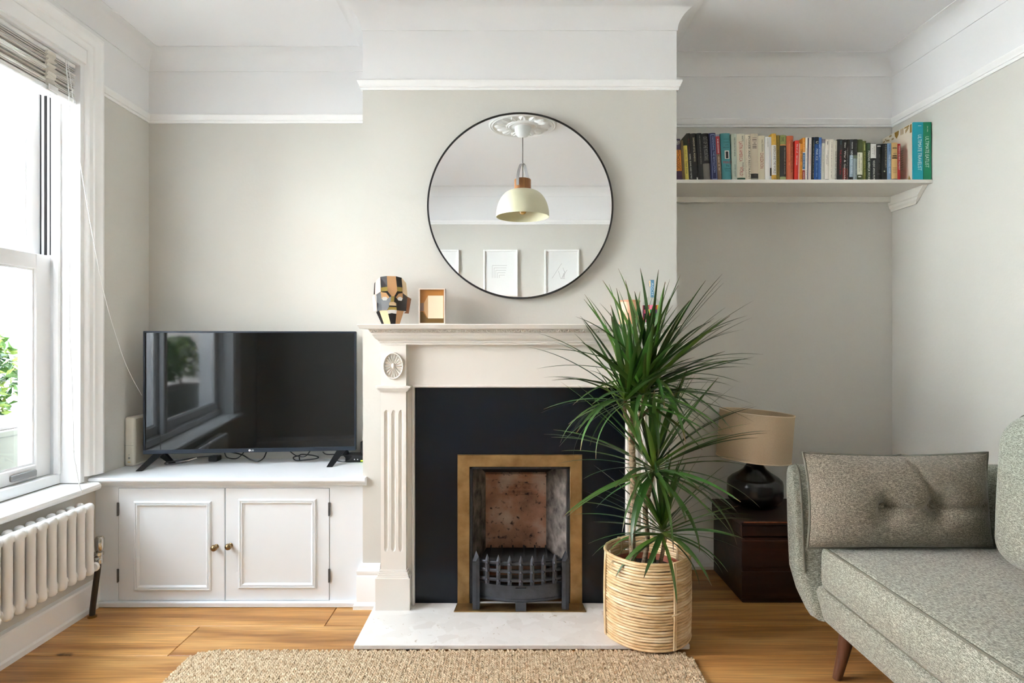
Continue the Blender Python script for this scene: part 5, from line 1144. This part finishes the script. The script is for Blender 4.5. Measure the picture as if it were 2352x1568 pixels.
# bolster cushion leaning on the far arm
bc = thing('bolster_cushion', (1.29, 2.02, .448), 'oblong buttoned grey cushion leaning against the sofa arm', 'cushion')
def pillow(x0, x1, z0, z1, ymid, T, lean, btn):
    nu, nv = 46, 26; front = []; back = []; W2_, H2 = (x1 - x0) / 2, (z1 - z0) / 2
    for j in range(nv + 1):
        for i in range(nu + 1):
            u = -1 + 2 * i / nu; v = -1 + 2 * j / nv
            px_ = u * W2_ * (1 - .05 * (1 - v * v)); pz = v * H2 * (1 - .075 * (1 - u * u) * (1 if v > 0 else .15)) - .012 * max(0, u) * (v > 0) * 0
            th = T * (max(0, 1 - abs(u) ** 2.6) ** .62) * (max(0, 1 - abs(v) ** 2.2) ** .62)
            f = th
            for bu, bv in btn:
                d2 = ((u - bu) * W2_) ** 2 + ((v - bv) * H2) ** 2
                f -= .040 * exp(-d2 / .0012) + .020 * exp(-d2 / .009)
            bu0, bu1 = btn[0][0], btn[1][0]
            if u > bu0 - .05: f -= .016 * exp(-((v - btn[0][1]) * H2) ** 2 / .00012) * (1 if u < bu1 + .6 else 0)
            ln = (u - bu1) * W2_ + (v - btn[1][1]) * H2 * .42
            if v > btn[1][1]: f -= .014 * exp(-ln ** 2 / .00014)
            f += .0022 * sin(u * 15 + v * 9) * (th / T)
            y_ = ymid + lean * (pz + H2)
            front.append((x0 + W2_ + px_, y_ - f, z0 + H2 + pz)); back.append((x0 + W2_ + px_, y_ + th * .8, z0 + H2 + pz))
    m_ = MB(); n = nu + 1; N_ = len(front)
    fs = [(j * n + i, j * n + i + 1, (j + 1) * n + i + 1, (j + 1) * n + i) for j in range(nv) for i in range(nu)]
    m_.add(front + back, fs + [tuple(q + N_ for q in f)[::-1] for f in fs])
    rim = [front[i] for i in range(n)] + [front[j * n + nu] for j in range(1, nv + 1)] + [front[nv * n + i] for i in range(nu - 1, -1, -1)] + [front[j * n] for j in range(nv - 1, 0, -1)]
    return m_, rim, front, n, nu, nv
m_, rim, fr, n, nu, nv = pillow(.985, 1.612, .452, .765, 2.040, .100, .10, [(-.26, -.08), (.30, -.06)])
rx = lambda P: P
cb = m_.build('cushion_body', M_sofa_shaded, bc, smooth=True, angle=80)
mb = MB(); mb.tube(rim, .0040, 6, closed=True); mb.build('piping', M_pipe, bc, smooth=True)
for bu, bv in ((-.26, -.08), (.30, -.06)):
    i = round((bu + 1) / 2 * nu); j = round((bv + 1) / 2 * nv); P = fr[j * n + i]
    m2 = MB(); m2.lathe([(.0135, .004), (.0135, -.002), (.011, -.006), (.006, -.008), (0, -.0085)], (P[0], P[1] - .004, P[2]), 16, axis='y'); m2.build('button', M_sofa_shaded, bc, smooth=True)

# ------------------------------------------------------------------ wicker basket and dracaena
BCX, BCY, BR, BZ0, BZ1 = .520, 2.352, .157, .0245, .343
bk = thing('rattan_basket', (BCX, BCY, BZ0), 'round coiled rattan basket holding the tall plant', 'basket')
M_rat = mat('rattan_cane', S(222, 196, 152), .45, var=.3, vscale=26, stretch=(1, 1, 3), col2=S(190, 152, 104))
M_rat2 = mat('rattan_cane_pale', S(234, 216, 182), .45, var=.25, vscale=20, col2=S(206, 174, 126))
rr = random.Random(9); NR = 30; pitch = (BZ1 - BZ0) / NR
for i in range(NR):
    z = BZ0 + pitch * (i + .5); m_ = MB(); ns_ = 64; a0 = rr.uniform(0, 6.28); br = BR + (.002 if i in (0, NR - 1) else 0) - .003 * (1 - i / NR) * 0
    bulge = .004 * sin(pi * i / NR)
    pts = [((br + bulge + rr.uniform(-.0008, .0008)) * cos(2 * pi * k / ns_), (br + bulge) * sin(2 * pi * k / ns_), .0011 * sin(3 * 2 * pi * k / ns_ + a0) + .0007 * sin(7 * 2 * pi * k / ns_ + a0 * 2)) for k in range(ns_)]
    m_.tube([(BCX + x, BCY + y, z + dz) for x, y, dz in pts], pitch * (.50 if i < NR - 1 else .62), 8, closed=True)
    m_.build('cane_coil', M_rat if rr.random() < .6 else M_rat2, bk, smooth=True)
for a in (-1.17, 2.1, .45, 3.30):   # vertical binding splints
    m_ = MB()
    for da in (-.022, .022):
        m_.tube([(BCX + (BR + .010 + .004 * sin(pi * k / 10)) * cos(a + da), BCY + (BR + .010 + .004 * sin(pi * k / 10)) * sin(a + da), BZ0 + .004 + (BZ1 - BZ0 - .004) * k / 10) for k in range(11)], .0032, 6)
        m_.tube([(BCX + (BR - .009) * cos(a + da), BCY + (BR - .009) * sin(a + da), BZ0 + .02 + (BZ1 - BZ0 - .02) * k / 4) for k in range(5)], .0026, 6)
    if a == -1.17: m_.tube([(BCX + (BR + .018) * cos(a - .10), BCY + (BR + .018) * sin(a - .10), .158), (BCX + (BR + .020) * cos(a), BCY + (BR + .020) * sin(a), .161), (BCX + (BR + .018) * cos(a + .12), BCY + (BR + .018) * sin(a + .12), .164)], .003, 6)
    m_.build('binding_splint', M_rat2, bk, smooth=True)
mb = MB(); mb.lathe([(0, 0), (BR - .004, 0), (BR - .004, .008), (0, .008)], (BCX, BCY, BZ0), 40); mb.build('basket_floor', M_rat, bk)
pl = thing('dracaena_plant', (BCX, BCY, BZ0 + .009), 'tall spiky dracaena plant with bare canes in the basket', 'plant')
mb = MB(); mb.lathe([(.105, .0), (.132, .225), (.137, .228), (.137, .250), (.129, .250), (.127, .232), (.124, .222)], (BCX, BCY, BZ0 + .009), 36); mb.build('pot', mat('terracotta_plastic', S(150, 78, 54), .5), pl, smooth=True, angle=40)
mb = MB(); mb.lathe([(0, .232), (.06, .234), (.1262, .228)][::-1], (BCX, BCY, BZ0 + .009), 30); mb.build('soil', mat('potting_soil', S(52, 40, 32), .95, var=.5, vscale=60, bump=1.0, bscale=120), pl)
M_bark = mat('cane_bark', S(178, 156, 128), .75, var=.55, vscale=30, stretch=(1, 1, 3.5), bump=.9, bscale=70, col2=S(110, 88, 66))
YP = 2.29; SP = F_PX / YP
def P2(px, py, y=YP): return Vector(((px - 1176) * y / F_PX, y, CAM_Z - (py - 784) * y / F_PX))
def cane(pts, r):
    m_ = MB(); q = smooth_path(pts, 14); R_ = [r * (1 + .10 * abs(sin(k * 1.15)) * (1 if k % 3 else -.4)) for k in range(len(q))]
    m_.tube(q, R_, 12); return m_.build('cane', M_bark, pl, smooth=True, angle=60)
cane([(.462, 2.32, .250), P2(1452, 1240, 2.31), P2(1455, 1120, 2.30), P2(1452, 1040), P2(1450, 968)], .0122)
cane([(.508, 2.38, .250), P2(1487, 1240, 2.35), P2(1482, 1170, 2.34), P2(1490, 1130, 2.33), P2(1498, 1085, 2.33)], .0095)
cane([(.555, 2.33, .250), P2(1524, 1255, 2.30), P2(1522, 1225, 2.30)], .0075)
cane([(.575, 2.38, .250), P2(1530, 1230, 2.36), P2(1532, 1215, 2.36)], .005)
heads = [(P2(1437, 918, 2.26), 40, .31, 'A'), (P2(1452, 905, 2.30), 40, .34, 'A'), (P2(1478, 905, 2.25), 38, .34, 'A'), (P2(1496, 870, 2.33), 42, .36, 'A'), (P2(1500, 1078, 2.32), 66, .36, 'B'), (P2(1523, 1222, 2.29), 56, .27, 'C')]
for h_, *_ in heads[:4]: cane([P2(1450, 975), P2(1450, 975).lerp(h_, .45) + Vector(((h_.x - .447) * .5, 0, -.004)), h_], .0072)
def leaf_mat():
    m, nt, p, N, L = newmat('dracaena_leaf')
    tc = N.new('ShaderNodeTexCoord'); oi = N.new('ShaderNodeObjectInfo'); sp = N.new('ShaderNodeSeparateXYZ'); L.new(tc.outputs['Generated'], sp.inputs[0])
    r = N.new('ShaderNodeValToRGB'); e = r.color_ramp.elements; e[0].color = S(112, 140, 54); e[0].position = 0; e[1].color = S(118, 92, 66); e[1].position = 1
    for pos, c in ((.12, S(70, 112, 40)), (.5, S(50, 92, 34)), (.93, S(56, 90, 40))): x = e.new(pos); x.color = c
    L.new(sp.outputs[0], r.inputs[0]); hs = N.new('ShaderNodeHueSaturation'); L.new(r.outputs[0], hs.inputs['Color']); wn = N.new('ShaderNodeTexWhiteNoise'); wn.noise_dimensions = '1D'; L.new(oi.outputs['Random'], wn.inputs['W']); hm = N.new('ShaderNodeMapRange'); hm.inputs['To Min'].default_value = .455; hm.inputs['To Max'].default_value = .51; L.new(wn.outputs[0], hm.inputs[0]); L.new(hm.outputs[0], hs.inputs['Hue'])
    mr = N.new('ShaderNodeMapRange'); mr.inputs['To Min'].default_value = .6; mr.inputs['To Max'].default_value = 1.35; L.new(oi.outputs['Random'], mr.inputs[0]); L.new(mr.outputs[0], hs.inputs['Value'])
    L.new(hs.outputs[0], p.inputs['Base Color']); p.inputs['Roughness'].default_value = .38; p.inputs['Specular IOR Level'].default_value = .45
    return m
M_leaf = leaf_mat()
def leaf_mesh(Ln, wd, droop, start):
    n = 12; vs = []; x = z = 0.0; th = 0.0
    for k in range(n + 1):
        t = k / n; th = -droop * max(0, t - start) ** 1.2
        if k: x += Ln / n * cos(th); z += Ln / n * sin(th)
        w_ = wd * (.55 + .45 * min(1, t / .25)) * (1 - t ** 2.4) ** .8 + .0006
        up = Vector((-sin(th), 0, cos(th)))
        for sd in (-1, 0, 1):
            q = Vector((x, sd * w_, z)) + up * (.22 * w_ * abs(sd)); vs.append(q)
    mb = MB(); mb.add(vs, [(3 * k + a, 3 * k + a + 1, 3 * k + 4 + a, 3 * k + 3 + a) for k in range(n) for a in (0, 1)])
    me = bpy.data.meshes.new('leaf'); me.from_pydata([tuple(v) for v in mb.V], [], mb.F); me.materials.append(M_leaf)
    me.polygons.foreach_set('use_smooth', [True] * len(me.polygons)); me.update(); return me
VAR = {}
for di, d in enumerate((.25, .6, 1.0, 1.5)):
    for wi, wd in enumerate((.0066, .0090)): VAR[di, wi] = leaf_mesh(.34, wd, d, .12 + .1 * (di % 2))
VARS = {k: .34 for k in VAR}
rl = random.Random(21)
def tip(c, az, el, L_, dr):
    dz = sin(el); h = cos(el); th = el - dr * .6
    return c + Vector((cos(az) * cos(th), sin(az) * cos(th), sin(th))) * L_
for c, nl, Lb, kind in heads:
    for i in range(nl):
        f = (i + .5) / nl; az = i * 2.39996 + rl.uniform(-.25, .25)
        el_hi, el_lo = {'A': (84, -22), 'B': (80, -28), 'C': (84, -34)}[kind]
        el = radians(el_hi + (el_lo - el_hi) * f ** 1.15 + rl.uniform(-7, 7))
        L_ = Lb * (.78 + .42 * sin(pi * min(1, f * .8 + .15))) * rl.uniform(.85, 1.15)
        di = 0 if el > .8 else rl.choice((0, 1, 1)) if el > .3 else rl.choice((1, 1, 2)) if el > -.05 else rl.choice((1, 2, 3))
        dr = (.25, .6, 1.0, 1.5)[di]
        for _ in range(14):      # keep clear of the chimney breast and the mantel shelf
            T = tip(c, az, el, L_, dr)
            if T.y > 2.50 or (T.y > 2.44 and 1.10 < T.z < 1.23): az = -az * .5 + rl.uniform(-.6, .6) if abs(sin(az)) > .3 else rl.uniform(-3.1, -.05)
            elif T.y > 2.40 and sin(az) > .25 and el < 1.0: az = rl.choice((rl.uniform(-.5, .25), rl.uniform(2.9, 3.6), rl.uniform(-2.6, -.6)))
            else: break
        me = VAR[di, rl.randrange(2)]
        o = bpy.data.objects.new('leaf', me); COL.objects.link(o); o.parent = pl
        base = c + Vector((rl.uniform(-.006, .006), rl.uniform(-.006, .006), -.035 * f + .02)) - ORG[pl]
        s = L_ / .34
        o.matrix_local = Matrix.Translation(base) @ Matrix.Rotation(az, 4, 'Z') @ Matrix.Rotation(-el, 4, 'Y') @ Matrix.Rotation(rl.uniform(-.35, .35), 4, 'X') @ Matrix.Diagonal((s, rl.uniform(.85, 1.25), s, 1))

# ------------------------------------------------------------------ jute rug
RX0, RX1, RY0, RY1, RC = -1.155, .640, .75, 2.235, .07
rug = thing('jute_rug', ((RX0 + RX1) / 2, (RY0 + RY1) / 2, 0), 'chunky woven natural jute rug in front of the hearth', 'rug')
mb = MB(); pts = []
for cx_, cy_, a0 in ((RX1 - RC, RY1 - RC, 0), (RX0 + RC, RY1 - RC, 90), (RX0 + RC, RY0 + RC, 180), (RX1 - RC, RY0 + RC, 270)):
    for k in range(7): a = radians(a0 + 15 * k); pts.append((cx_ + (RC - .004) * cos(a), cy_ + (RC - .004) * sin(a), .0005))
mb.prism(pts, (0, 0, .007)); mb.build('backing', mat('jute_dark', S(128, 104, 76), .95), rug)
def jute_mat():
    m, nt, p, N, L = newmat('jute_yarn')
    tc = N.new('ShaderNodeTexCoord'); n = N.new('ShaderNodeTexNoise'); n.inputs['Scale'].default_value = 60; n.inputs['Detail'].default_value = 3; L.new(tc.outputs['Object'], n.inputs['Vector'])
    r = N.new('ShaderNodeValToRGB'); e = r.color_ramp.elements; e[0].position = .3; e[0].color = S(164, 136, 104); e[1].position = .7; e[1].color = S(214, 194, 164); L.new(n.outputs[0], r.inputs[0])
    L.new(r.outputs[0], p.inputs['Base Color']); p.inputs['Roughness'].default_value = .9; p.inputs['Specular IOR Level'].default_value = .15
    n2 = N.new('ShaderNodeTexNoise'); n2.inputs['Scale'].default_value = 420; mp = N.new('ShaderNodeMapping'); mp.inputs['Scale'].default_value = (1, .3, 1); L.new(tc.outputs['Object'], mp.inputs[0]); L.new(mp.outputs[0], n2.inputs['Vector'])
    b = N.new('ShaderNodeBump'); b.inputs['Strength'].default_value = .6; b.inputs['Distance'].default_value = .002; L.new(n2.outputs[0], b.inputs['Height']); L.new(b.outputs[0], p.inputs['Normal'])
    return m
tmpl = []; tf = []; nr, nk = 6, 8
for i in range(1, nr):
    a = pi * i / nr
    for k in range(nk): b_ = 2 * pi * k / nk; tmpl.append((sin(a) * cos(b_), cos(a), sin(a) * sin(b_)))
tmpl += [(0, 1, 0), (0, -1, 0)]; tmpl = np.array(tmpl)
for i in range(nr - 2):
    for k in range(nk): tf.append((i * nk + k, i * nk + (k + 1) % nk, (i + 1) * nk + (k + 1) % nk, (i + 1) * nk + k))
top_i, bot_i = (nr - 1) * nk, (nr - 1) * nk + 1
tri = [(top_i, (k + 1) % nk, k) for k in range(nk)] + [(bot_i, (nr - 2) * nk + k, (nr - 2) * nk + (k + 1) % nk) for k in range(nk)]
rgn = np.random.default_rng(4); VV = []; FF = []; cnt = 0
px_, py_ = .0178, .0135
xs = np.arange(RX0 + .009, RX1 - .006, px_)
for ci, x in enumerate(xs):
    for ri, y in enumerate(np.arange(RY0 + .006, RY1 - .003, py_)):
        yy_ = y + (ci % 2) * py_ * .5; ex = max(0, RX0 + RC - x, x - RX1 + RC); ey = max(0, RY0 + RC - yy_, yy_ - RY1 + RC)
        if ex > 0 and ey > 0 and ex * ex + ey * ey > (RC - .005) ** 2: continue
        if yy_ > RY1 - .004: continue
        near = yy_ > 1.5
        for sd in ((-1, 1) if near else (0,)):
            ang = (.62 if sd < 0 else -.62) if near else .4
            ang += rgn.normal(0, .12); sc = np.array([.0052 if near else .0085, .0098, .0062]) * rgn.uniform(.9, 1.14, 3)
            v = tmpl * sc; c_, s_ = cos(ang), sin(ang)
            w_ = np.stack([v[:, 0] * c_ - v[:, 1] * s_, v[:, 0] * s_ + v[:, 1] * c_, v[:, 2] + v[:, 1] * .25], 1)
            w_ += (x + sd * .0042 + rgn.normal(0, .0006), yy_ + rgn.normal(0, .0006), .0105 + rgn.normal(0, .0007))
            VV.append(w_); FF += [tuple(i + cnt for i in f) for f in tf] + [tuple(i + cnt for i in f) for f in tri]; cnt += len(tmpl)
VV = np.concatenate(VV) - np.array(ORG[rug])
me = bpy.data.meshes.new('jute_weave'); me.from_pydata(VV.tolist(), [], FF); me.materials.append(jute_mat()); me.polygons.foreach_set('use_smooth', [True] * len(me.polygons)); me.update()
o = bpy.data.objects.new('jute_weave', me); COL.objects.link(o); o.parent = rug; o['kind'] = 'stuff'

# ------------------------------------------------------------------ pendant lamp, ceiling rose and pictures seen in the mirror
RXc, RYc = .070, 1.19
M_plaster = mat('white_plaster', S(232, 232, 230), .6)
ro = thing('ceiling_rose', (RXc, RYc, Z_CEIL), 'ornate white plaster ceiling rose with leaf relief', 'ceiling rose')
def down(prof): return [(r, -d) for r, d in prof]
mb = MB(); mb.lathe(down([(.222, 0), (.222, .008), (.214, .013), (.205, .010), (.198, .014), (.188, .008), (.180, .006), (.110, .010), (.104, .016), (.096, .013), (.088, .018), (.080, .012), (.07, .012), (.05, .02), (0, .02)]), (RXc, RYc, Z_CEIL), 64); mb.build('disc', M_plaster, ro, smooth=True, angle=40)
for i in range(16):
    a = 2 * pi * i / 16; m_ = MB(); big_ = i % 2 == 0
    pts = []
    for r_, wd, d in ((.112, .010, .012), (.130, .022, .022), (.152, .030, .026), (.172, .022, .024), (.186, .004, .014)):
        r_ *= 1.0 if big_ else .97
        for s_, dd in ((-1, .006), (-.5, d * .8), (0, d * .6), (.5, d * .8), (1, .006)):
            x, y = r_, s_ * wd * (1 if big_ else .7); pts.append((RXc + x * cos(a) - y * sin(a), RYc + x * sin(a) + y * cos(a), Z_CEIL - dd - .002))
    m_.add(pts, [(5 * k + q, 5 * k + q + 1, 5 * k + 6 + q, 5 * k + 5 + q) for k in range(4) for q in range(4)]); m_.build('acanthus_leaf', M_plaster, ro, smooth=True)
pd = thing('pendant_lamp', (RXc, RYc, 1.955), 'cream dome pendant lamp with wooden collar hanging from the ceiling rose', 'pendant lamp')
mb = MB(); mb.lathe([(.0, 2.478), (.012, 2.479), (.030, 2.484), (.044, 2.498), (.052, 2.520), (.055, 2.545)], (RXc, RYc, 0), 32); mb.build('ceiling_cup', M_plaster, pd, smooth=True)
mb = MB(); mb.tube([(RXc, RYc, 2.20), (RXc, RYc, 2.48)], .003, 8); mb.build('cord', mat('grey_flex', S(110, 106, 104), .6), pd)
mb = MB(); mb.lathe([(.0, 2.205), (.050, 2.205), (.055, 2.200), (.055, 2.135), (.0, 2.132)], (RXc, RYc, 0), 32); mb.build('collar', M_lampwood, pd, smooth=True, angle=30)
M_cream = mat('cream_enamel', S(226, 222, 190), .35)
mb = MB(); R0 = .1745; pr = []
for k in range(15):
    a = pi / 2 * k / 14; pr.append((.045 + (R0 - .045) * sin(a) ** .9, 1.957 + .177 * cos(a) ** .95))
mb.lathe(pr + [(r - .003, z - .002 if i else z) for i, (r, z) in enumerate(pr[::-1])], (RXc, RYc, 0), 56); mb.build('shade', M_cream, pd, smooth=True, angle=60)
mb = MB(); mb.lathe([(.0, 2.13), (.018, 2.13), (.018, 2.05), (.0, 2.05)], (RXc, RYc, 0), 16); mb.lathe([(0, 1.972), (.018, 1.978), (.026, 1.995), (.026, 2.01), (.016, 2.035), (.014, 2.05)], (RXc, RYc, 0), 20); mb.build('bulb', mat('amber_bulb', S(196, 150, 80), .1, 0), pd, smooth=True)
mb = MB(); st = smooth_path([(-.056, 0, 2.155), (-.056, 0, 2.20), (-.045, 0, 2.25), (-.022, 0, 2.295), (0, 0, 2.305), (.022, 0, 2.295), (.045, 0, 2.25), (.056, 0, 2.20), (.056, 0, 2.155)], 5)
vs = []; ra = radians(-55)
for q in st:
    for w_ in (-.011, .011):
        for t_ in (0, .002): x, y = q.x * (1 + t_ / .056), w_; vs.append((RXc + x * cos(ra) - y * sin(ra), RYc + x * sin(ra) + y * cos(ra), q.z + (t_ if abs(q.x) < .03 else 0)))
mb.add(vs, [(4 * i + a, 4 * i + b, 4 * i + 4 + b, 4 * i + 4 + a) for i in range(len(st) - 1) for a, b in ((0, 1), (1, 3), (3, 2), (2, 0))]); mb.build('strap', mat('grey_leather', S(128, 126, 124), .5), pd, smooth=True, angle=50)
M_wf = mat('white_frame', S(236, 236, 234), .4); M_paper = mat('print_paper', S(226, 227, 226), .6); M_ink = mat('print_ink', S(120, 120, 120), .7)
def wall_pic(x0, x1, label, lines):
    z0, z1 = 1.556, 1.984; y_ = YF
    t = thing('picture_frame', ((x0 + x1) / 2, y_, z0), label, 'picture', 'framed prints on the wall opposite the fireplace')
    m_ = MB(); fw = .016
    for a, b in (((x0, z0), (x0 + fw, z1)), ((x1 - fw, z0), (x1, z1)), ((x0 + fw, z0), (x1 - fw, z0 + fw)), ((x0 + fw, z1 - fw), (x1 - fw, z1))): m_.cbox((a[0], y_ + .001, a[1]), (b[0], y_ + .030, b[1]), .002)
    m_.build('frame', M_wf, t)
    m_ = MB(); m_.box((x0 + fw, y_ + .001, z0 + fw), (x1 - fw, y_ + .014, z1 - fw)); pp = m_.build('print', M_paper, t)
    m_ = MB(); cx_, cz_ = (x0 + x1) / 2, (z0 + z1) / 2
    for (a, b, c, d) in lines:
        p, q = Vector((cx_ + a, y_ + .0145, cz_ + b)), Vector((cx_ + c, y_ + .0145, cz_ + d)); u = (q - p).normalized(); nn = Vector((-u.z, 0, u.x)) * .0009
        m_.add([p + nn, p - nn, q - nn, q + nn], [(0, 1, 2, 3)])
    m_.build('drawn_line', M_ink, pp)
L1 = []
for k in range(5):
    o_ = k * .016; L1 += [(-.075 + o_, -.045, -.075 + o_, .07 - o_ * 1.4), (-.075 + o_, .07 - o_ * 1.4, .06 - o_ * .3, .07 - o_ * 1.4)]
L2 = [(-.09, -.05, .0, .09), (-.03, .02, -.01, -.05), (.0, -.05, .05, .03), (.0, -.05, .02, .0), (.02, .0, .02, -.05), (.02, -.05, .03, .02), (.01, .05, .03, .0), (-.01, -.05, .03, -.05)]
wall_pic(-.804, -.488, 'white framed print hanging nearest the window in the row', [(-.05, 0, .05, .05), (-.05, .0, .05, 0)])
wall_pic(-.264, .052, 'white framed print of nested right angle lines', L1)
wall_pic(.298, .618, 'white framed print of slanting sketched strokes', L2)

# ------------------------------------------------------------------ outside the window: planter, shrubs, house over the road
og = MB(); og.box((-14, -10, -.9), (OUTX - .0, 16, -.8)); tag(og.build('ground_outside', mat('asphalt', S(128, 128, 130), .9)), kind='structure')
mb = MB(); mb.box((OUTX - .001, -.6, .40), (-2.56, WIN_Y1 + .5, .46)); tag(mb.build('trim_5', mat('stone_ledge', S(196, 194, 186), .8)), 'stone ledge outside the window', kind='structure')
PX0, PX1, PY0, PY1 = -2.50, -2.28, -.5, 2.93
pt = thing('window_box', (-2.39, 1.2, .46), 'grey green window box planter outside the glass', 'planter')
M_pl = mat('planter_sage', S(84, 86, 76), .6)
mb = MB(); mb.cbox((PX0, PY0, .46), (PX1, PY1, .72), .006); mb.cbox((PX0 - .01, PY0 - .01, .71), (PX1 + .01, PY1 + .01, .74), .005); mb.build('trough', M_pl, pt)
mb = MB(); mb.box((PX0 + .012, PY0 + .012, .73), (PX1 - .012, PY1 - .012, .742)); mb.build('soil', MATS['potting_soil'], pt)
rs = random.Random(8)
def shrub(cx_, cy_, z0, h, rad_, n, cols, label, name, flower=None):
    t = thing(name, (cx_, cy_, z0), label, 'shrub', None)
    m_ = MB()
    for i in range(int(n * 1.7)):
        a = rs.uniform(0, 2 * pi); z = rs.uniform(.1, 1) ** .8 * h; rr_ = rad_ * sqrt(rs.random()) * (.5 + .8 * sin(pi * min(1, z / h * .85 + .1)))
        c = Vector((cx_ + rr_ * cos(a), cy_ + rr_ * sin(a) * 1.4, z0 + z)); ln, wd = rs.uniform(.02, .038), rs.uniform(.009, .015)
        u = Vector((rs.uniform(-1, 1), rs.uniform(-1, 1), rs.uniform(-.4, .8))).normalized(); v = u.cross(Vector((rs.uniform(-1, 1), rs.uniform(-1, 1), rs.uniform(-1, 1)))).normalized(); k = u.cross(v) * .006
        m_.add([c - u * ln, c - v * wd + k, c + u * ln, c + v * wd + k, c], [(0, 1, 4), (1, 2, 4), (2, 3, 4), (3, 0, 4)], rs.randrange(len(cols)))
    f = m_.build('foliage', cols, t); f['kind'] = 'stuff'
    m_ = MB()
    for i in range(6): a = i * 1.05; m_.tube([(cx_, cy_ + rad_ * .3 * cos(a), z0 - .005), (cx_ + rad_ * .4 * cos(a), cy_ + rad_ * .5 * sin(a), z0 + h * .6)], .004, 5)
    m_.build('stems', mat('shrub_stem', S(84, 70, 50), .8), t)
    if flower:
        m_ = MB()
        for i in range(26):
            a = rs.uniform(0, 6.28); c = Vector((cx_ + .12, cy_ + rs.uniform(-.16, .16), z0 + rs.uniform(.05, .16)))
            for k in range(5):
                b = 2 * pi * k / 5; m_.add([c, c + Vector((.004, .012 * cos(b - .5), .012 * sin(b - .5))), c + Vector((.006, .017 * cos(b), .017 * sin(b))), c + Vector((.004, .012 * cos(b + .5), .012 * sin(b + .5)))], [(0, 1, 2, 3)])
        g = m_.build('flowers', flower, t); g['kind'] = 'stuff'
G = [mat('leaf_a', S(70, 104, 44), .5), mat('leaf_b', S(44, 78, 36), .5), mat('leaf_c', S(120, 140, 62), .5)]
shrub(-2.39, 2.74, .74, .44, .11, 420, G, 'bushy green shrub at the chimney end of the window box', 'window_shrub')
shrub(-2.39, 2.33, .74, .42, .12, 420, G, 'dark leafy shrub with pink flowers in the window box', 'window_shrub', mat('pink_petal', S(206, 96, 160), .5))
shrub(-2.39, 1.90, .74, .46, .13, 420, G[:2], 'broad leafy shrub beside the flowering one in the window box', 'window_shrub')
shrub(-2.39, 1.42, .74, .34, .12, 320, G[1:], 'low pale leafy shrub in the middle of the window box', 'window_shrub')
shrub(-2.39, .95, .74, .42, .13, 380, G, 'rounded green shrub next to the low pale one in the window box', 'window_shrub')
shrub(-2.39, .45, .74, .40, .13, 380, G[:2], 'dark rounded shrub near the peach wall in the window box', 'window_shrub')
shrub(-2.39, -.10, .74, .44, .15, 380, G, 'tall leafy shrub closest to the peach wall in the window box', 'window_shrub')
mb = MB(); mb.box((OUTX, -1.0, -.8), (-6.2, -1.3, 5.5)); tag(mb.build('wall_light_block', mat('peach_render', S(202, 194, 188), .85)), kind='structure')  # unseen wall added to cut the light on left alcove and breast
mb = MB(); mb.box((OUTX, -2.0, Z_CEIL + .15), (XR(YF) + .2, YR + .3, 5.5)); tag(mb.build('wall_upper_storey', MATS['peach_render']), kind='structure')
M_rend = mat('pale_render', S(238, 234, 228), .85); M_tile = mat('orange_tiles', S(196, 112, 80), .8)
def house(y0, y1, h, label, wins):
    t = thing('house_opposite', (-11.5, (y0 + y1) / 2, -.8), label, 'house')
    m_ = MB(); m_.box((-12.5, y0, -.8), (-11, y1, h)); m_.build('wall', M_rend, t)
    m_ = MB(); m_.prism([(-10.7, y0 - .1, h - .1), (-12.8, y0 - .1, h - .1), (-11.75, y0 - .1, h + 1.1)], (0, y1 - y0 + .2, 0)); m_.build('roof', M_tile, t)
    for yy_ in wins:
        for zz in (.2, 2.4):
            m_ = MB(); m_.box((-10.98, yy_, zz), (-11.02, yy_ + 1.0, zz + 1.3)); w0 = m_.build('window', M_sash, t)
            m_ = MB(); m_.box((-10.97, yy_ + .08, zz + .08), (-10.985, yy_ + .92, zz + 1.22)); m_.build('pane', M_black, w0)
house(8.2, 15, 4.2, 'lower pale rendered house with orange tiled roof across the road', (9.8, 12.6))
house(-9, 8, 5.6, 'long taller pale rendered terrace across the road', (-6, -2.5, 1, 4.5))
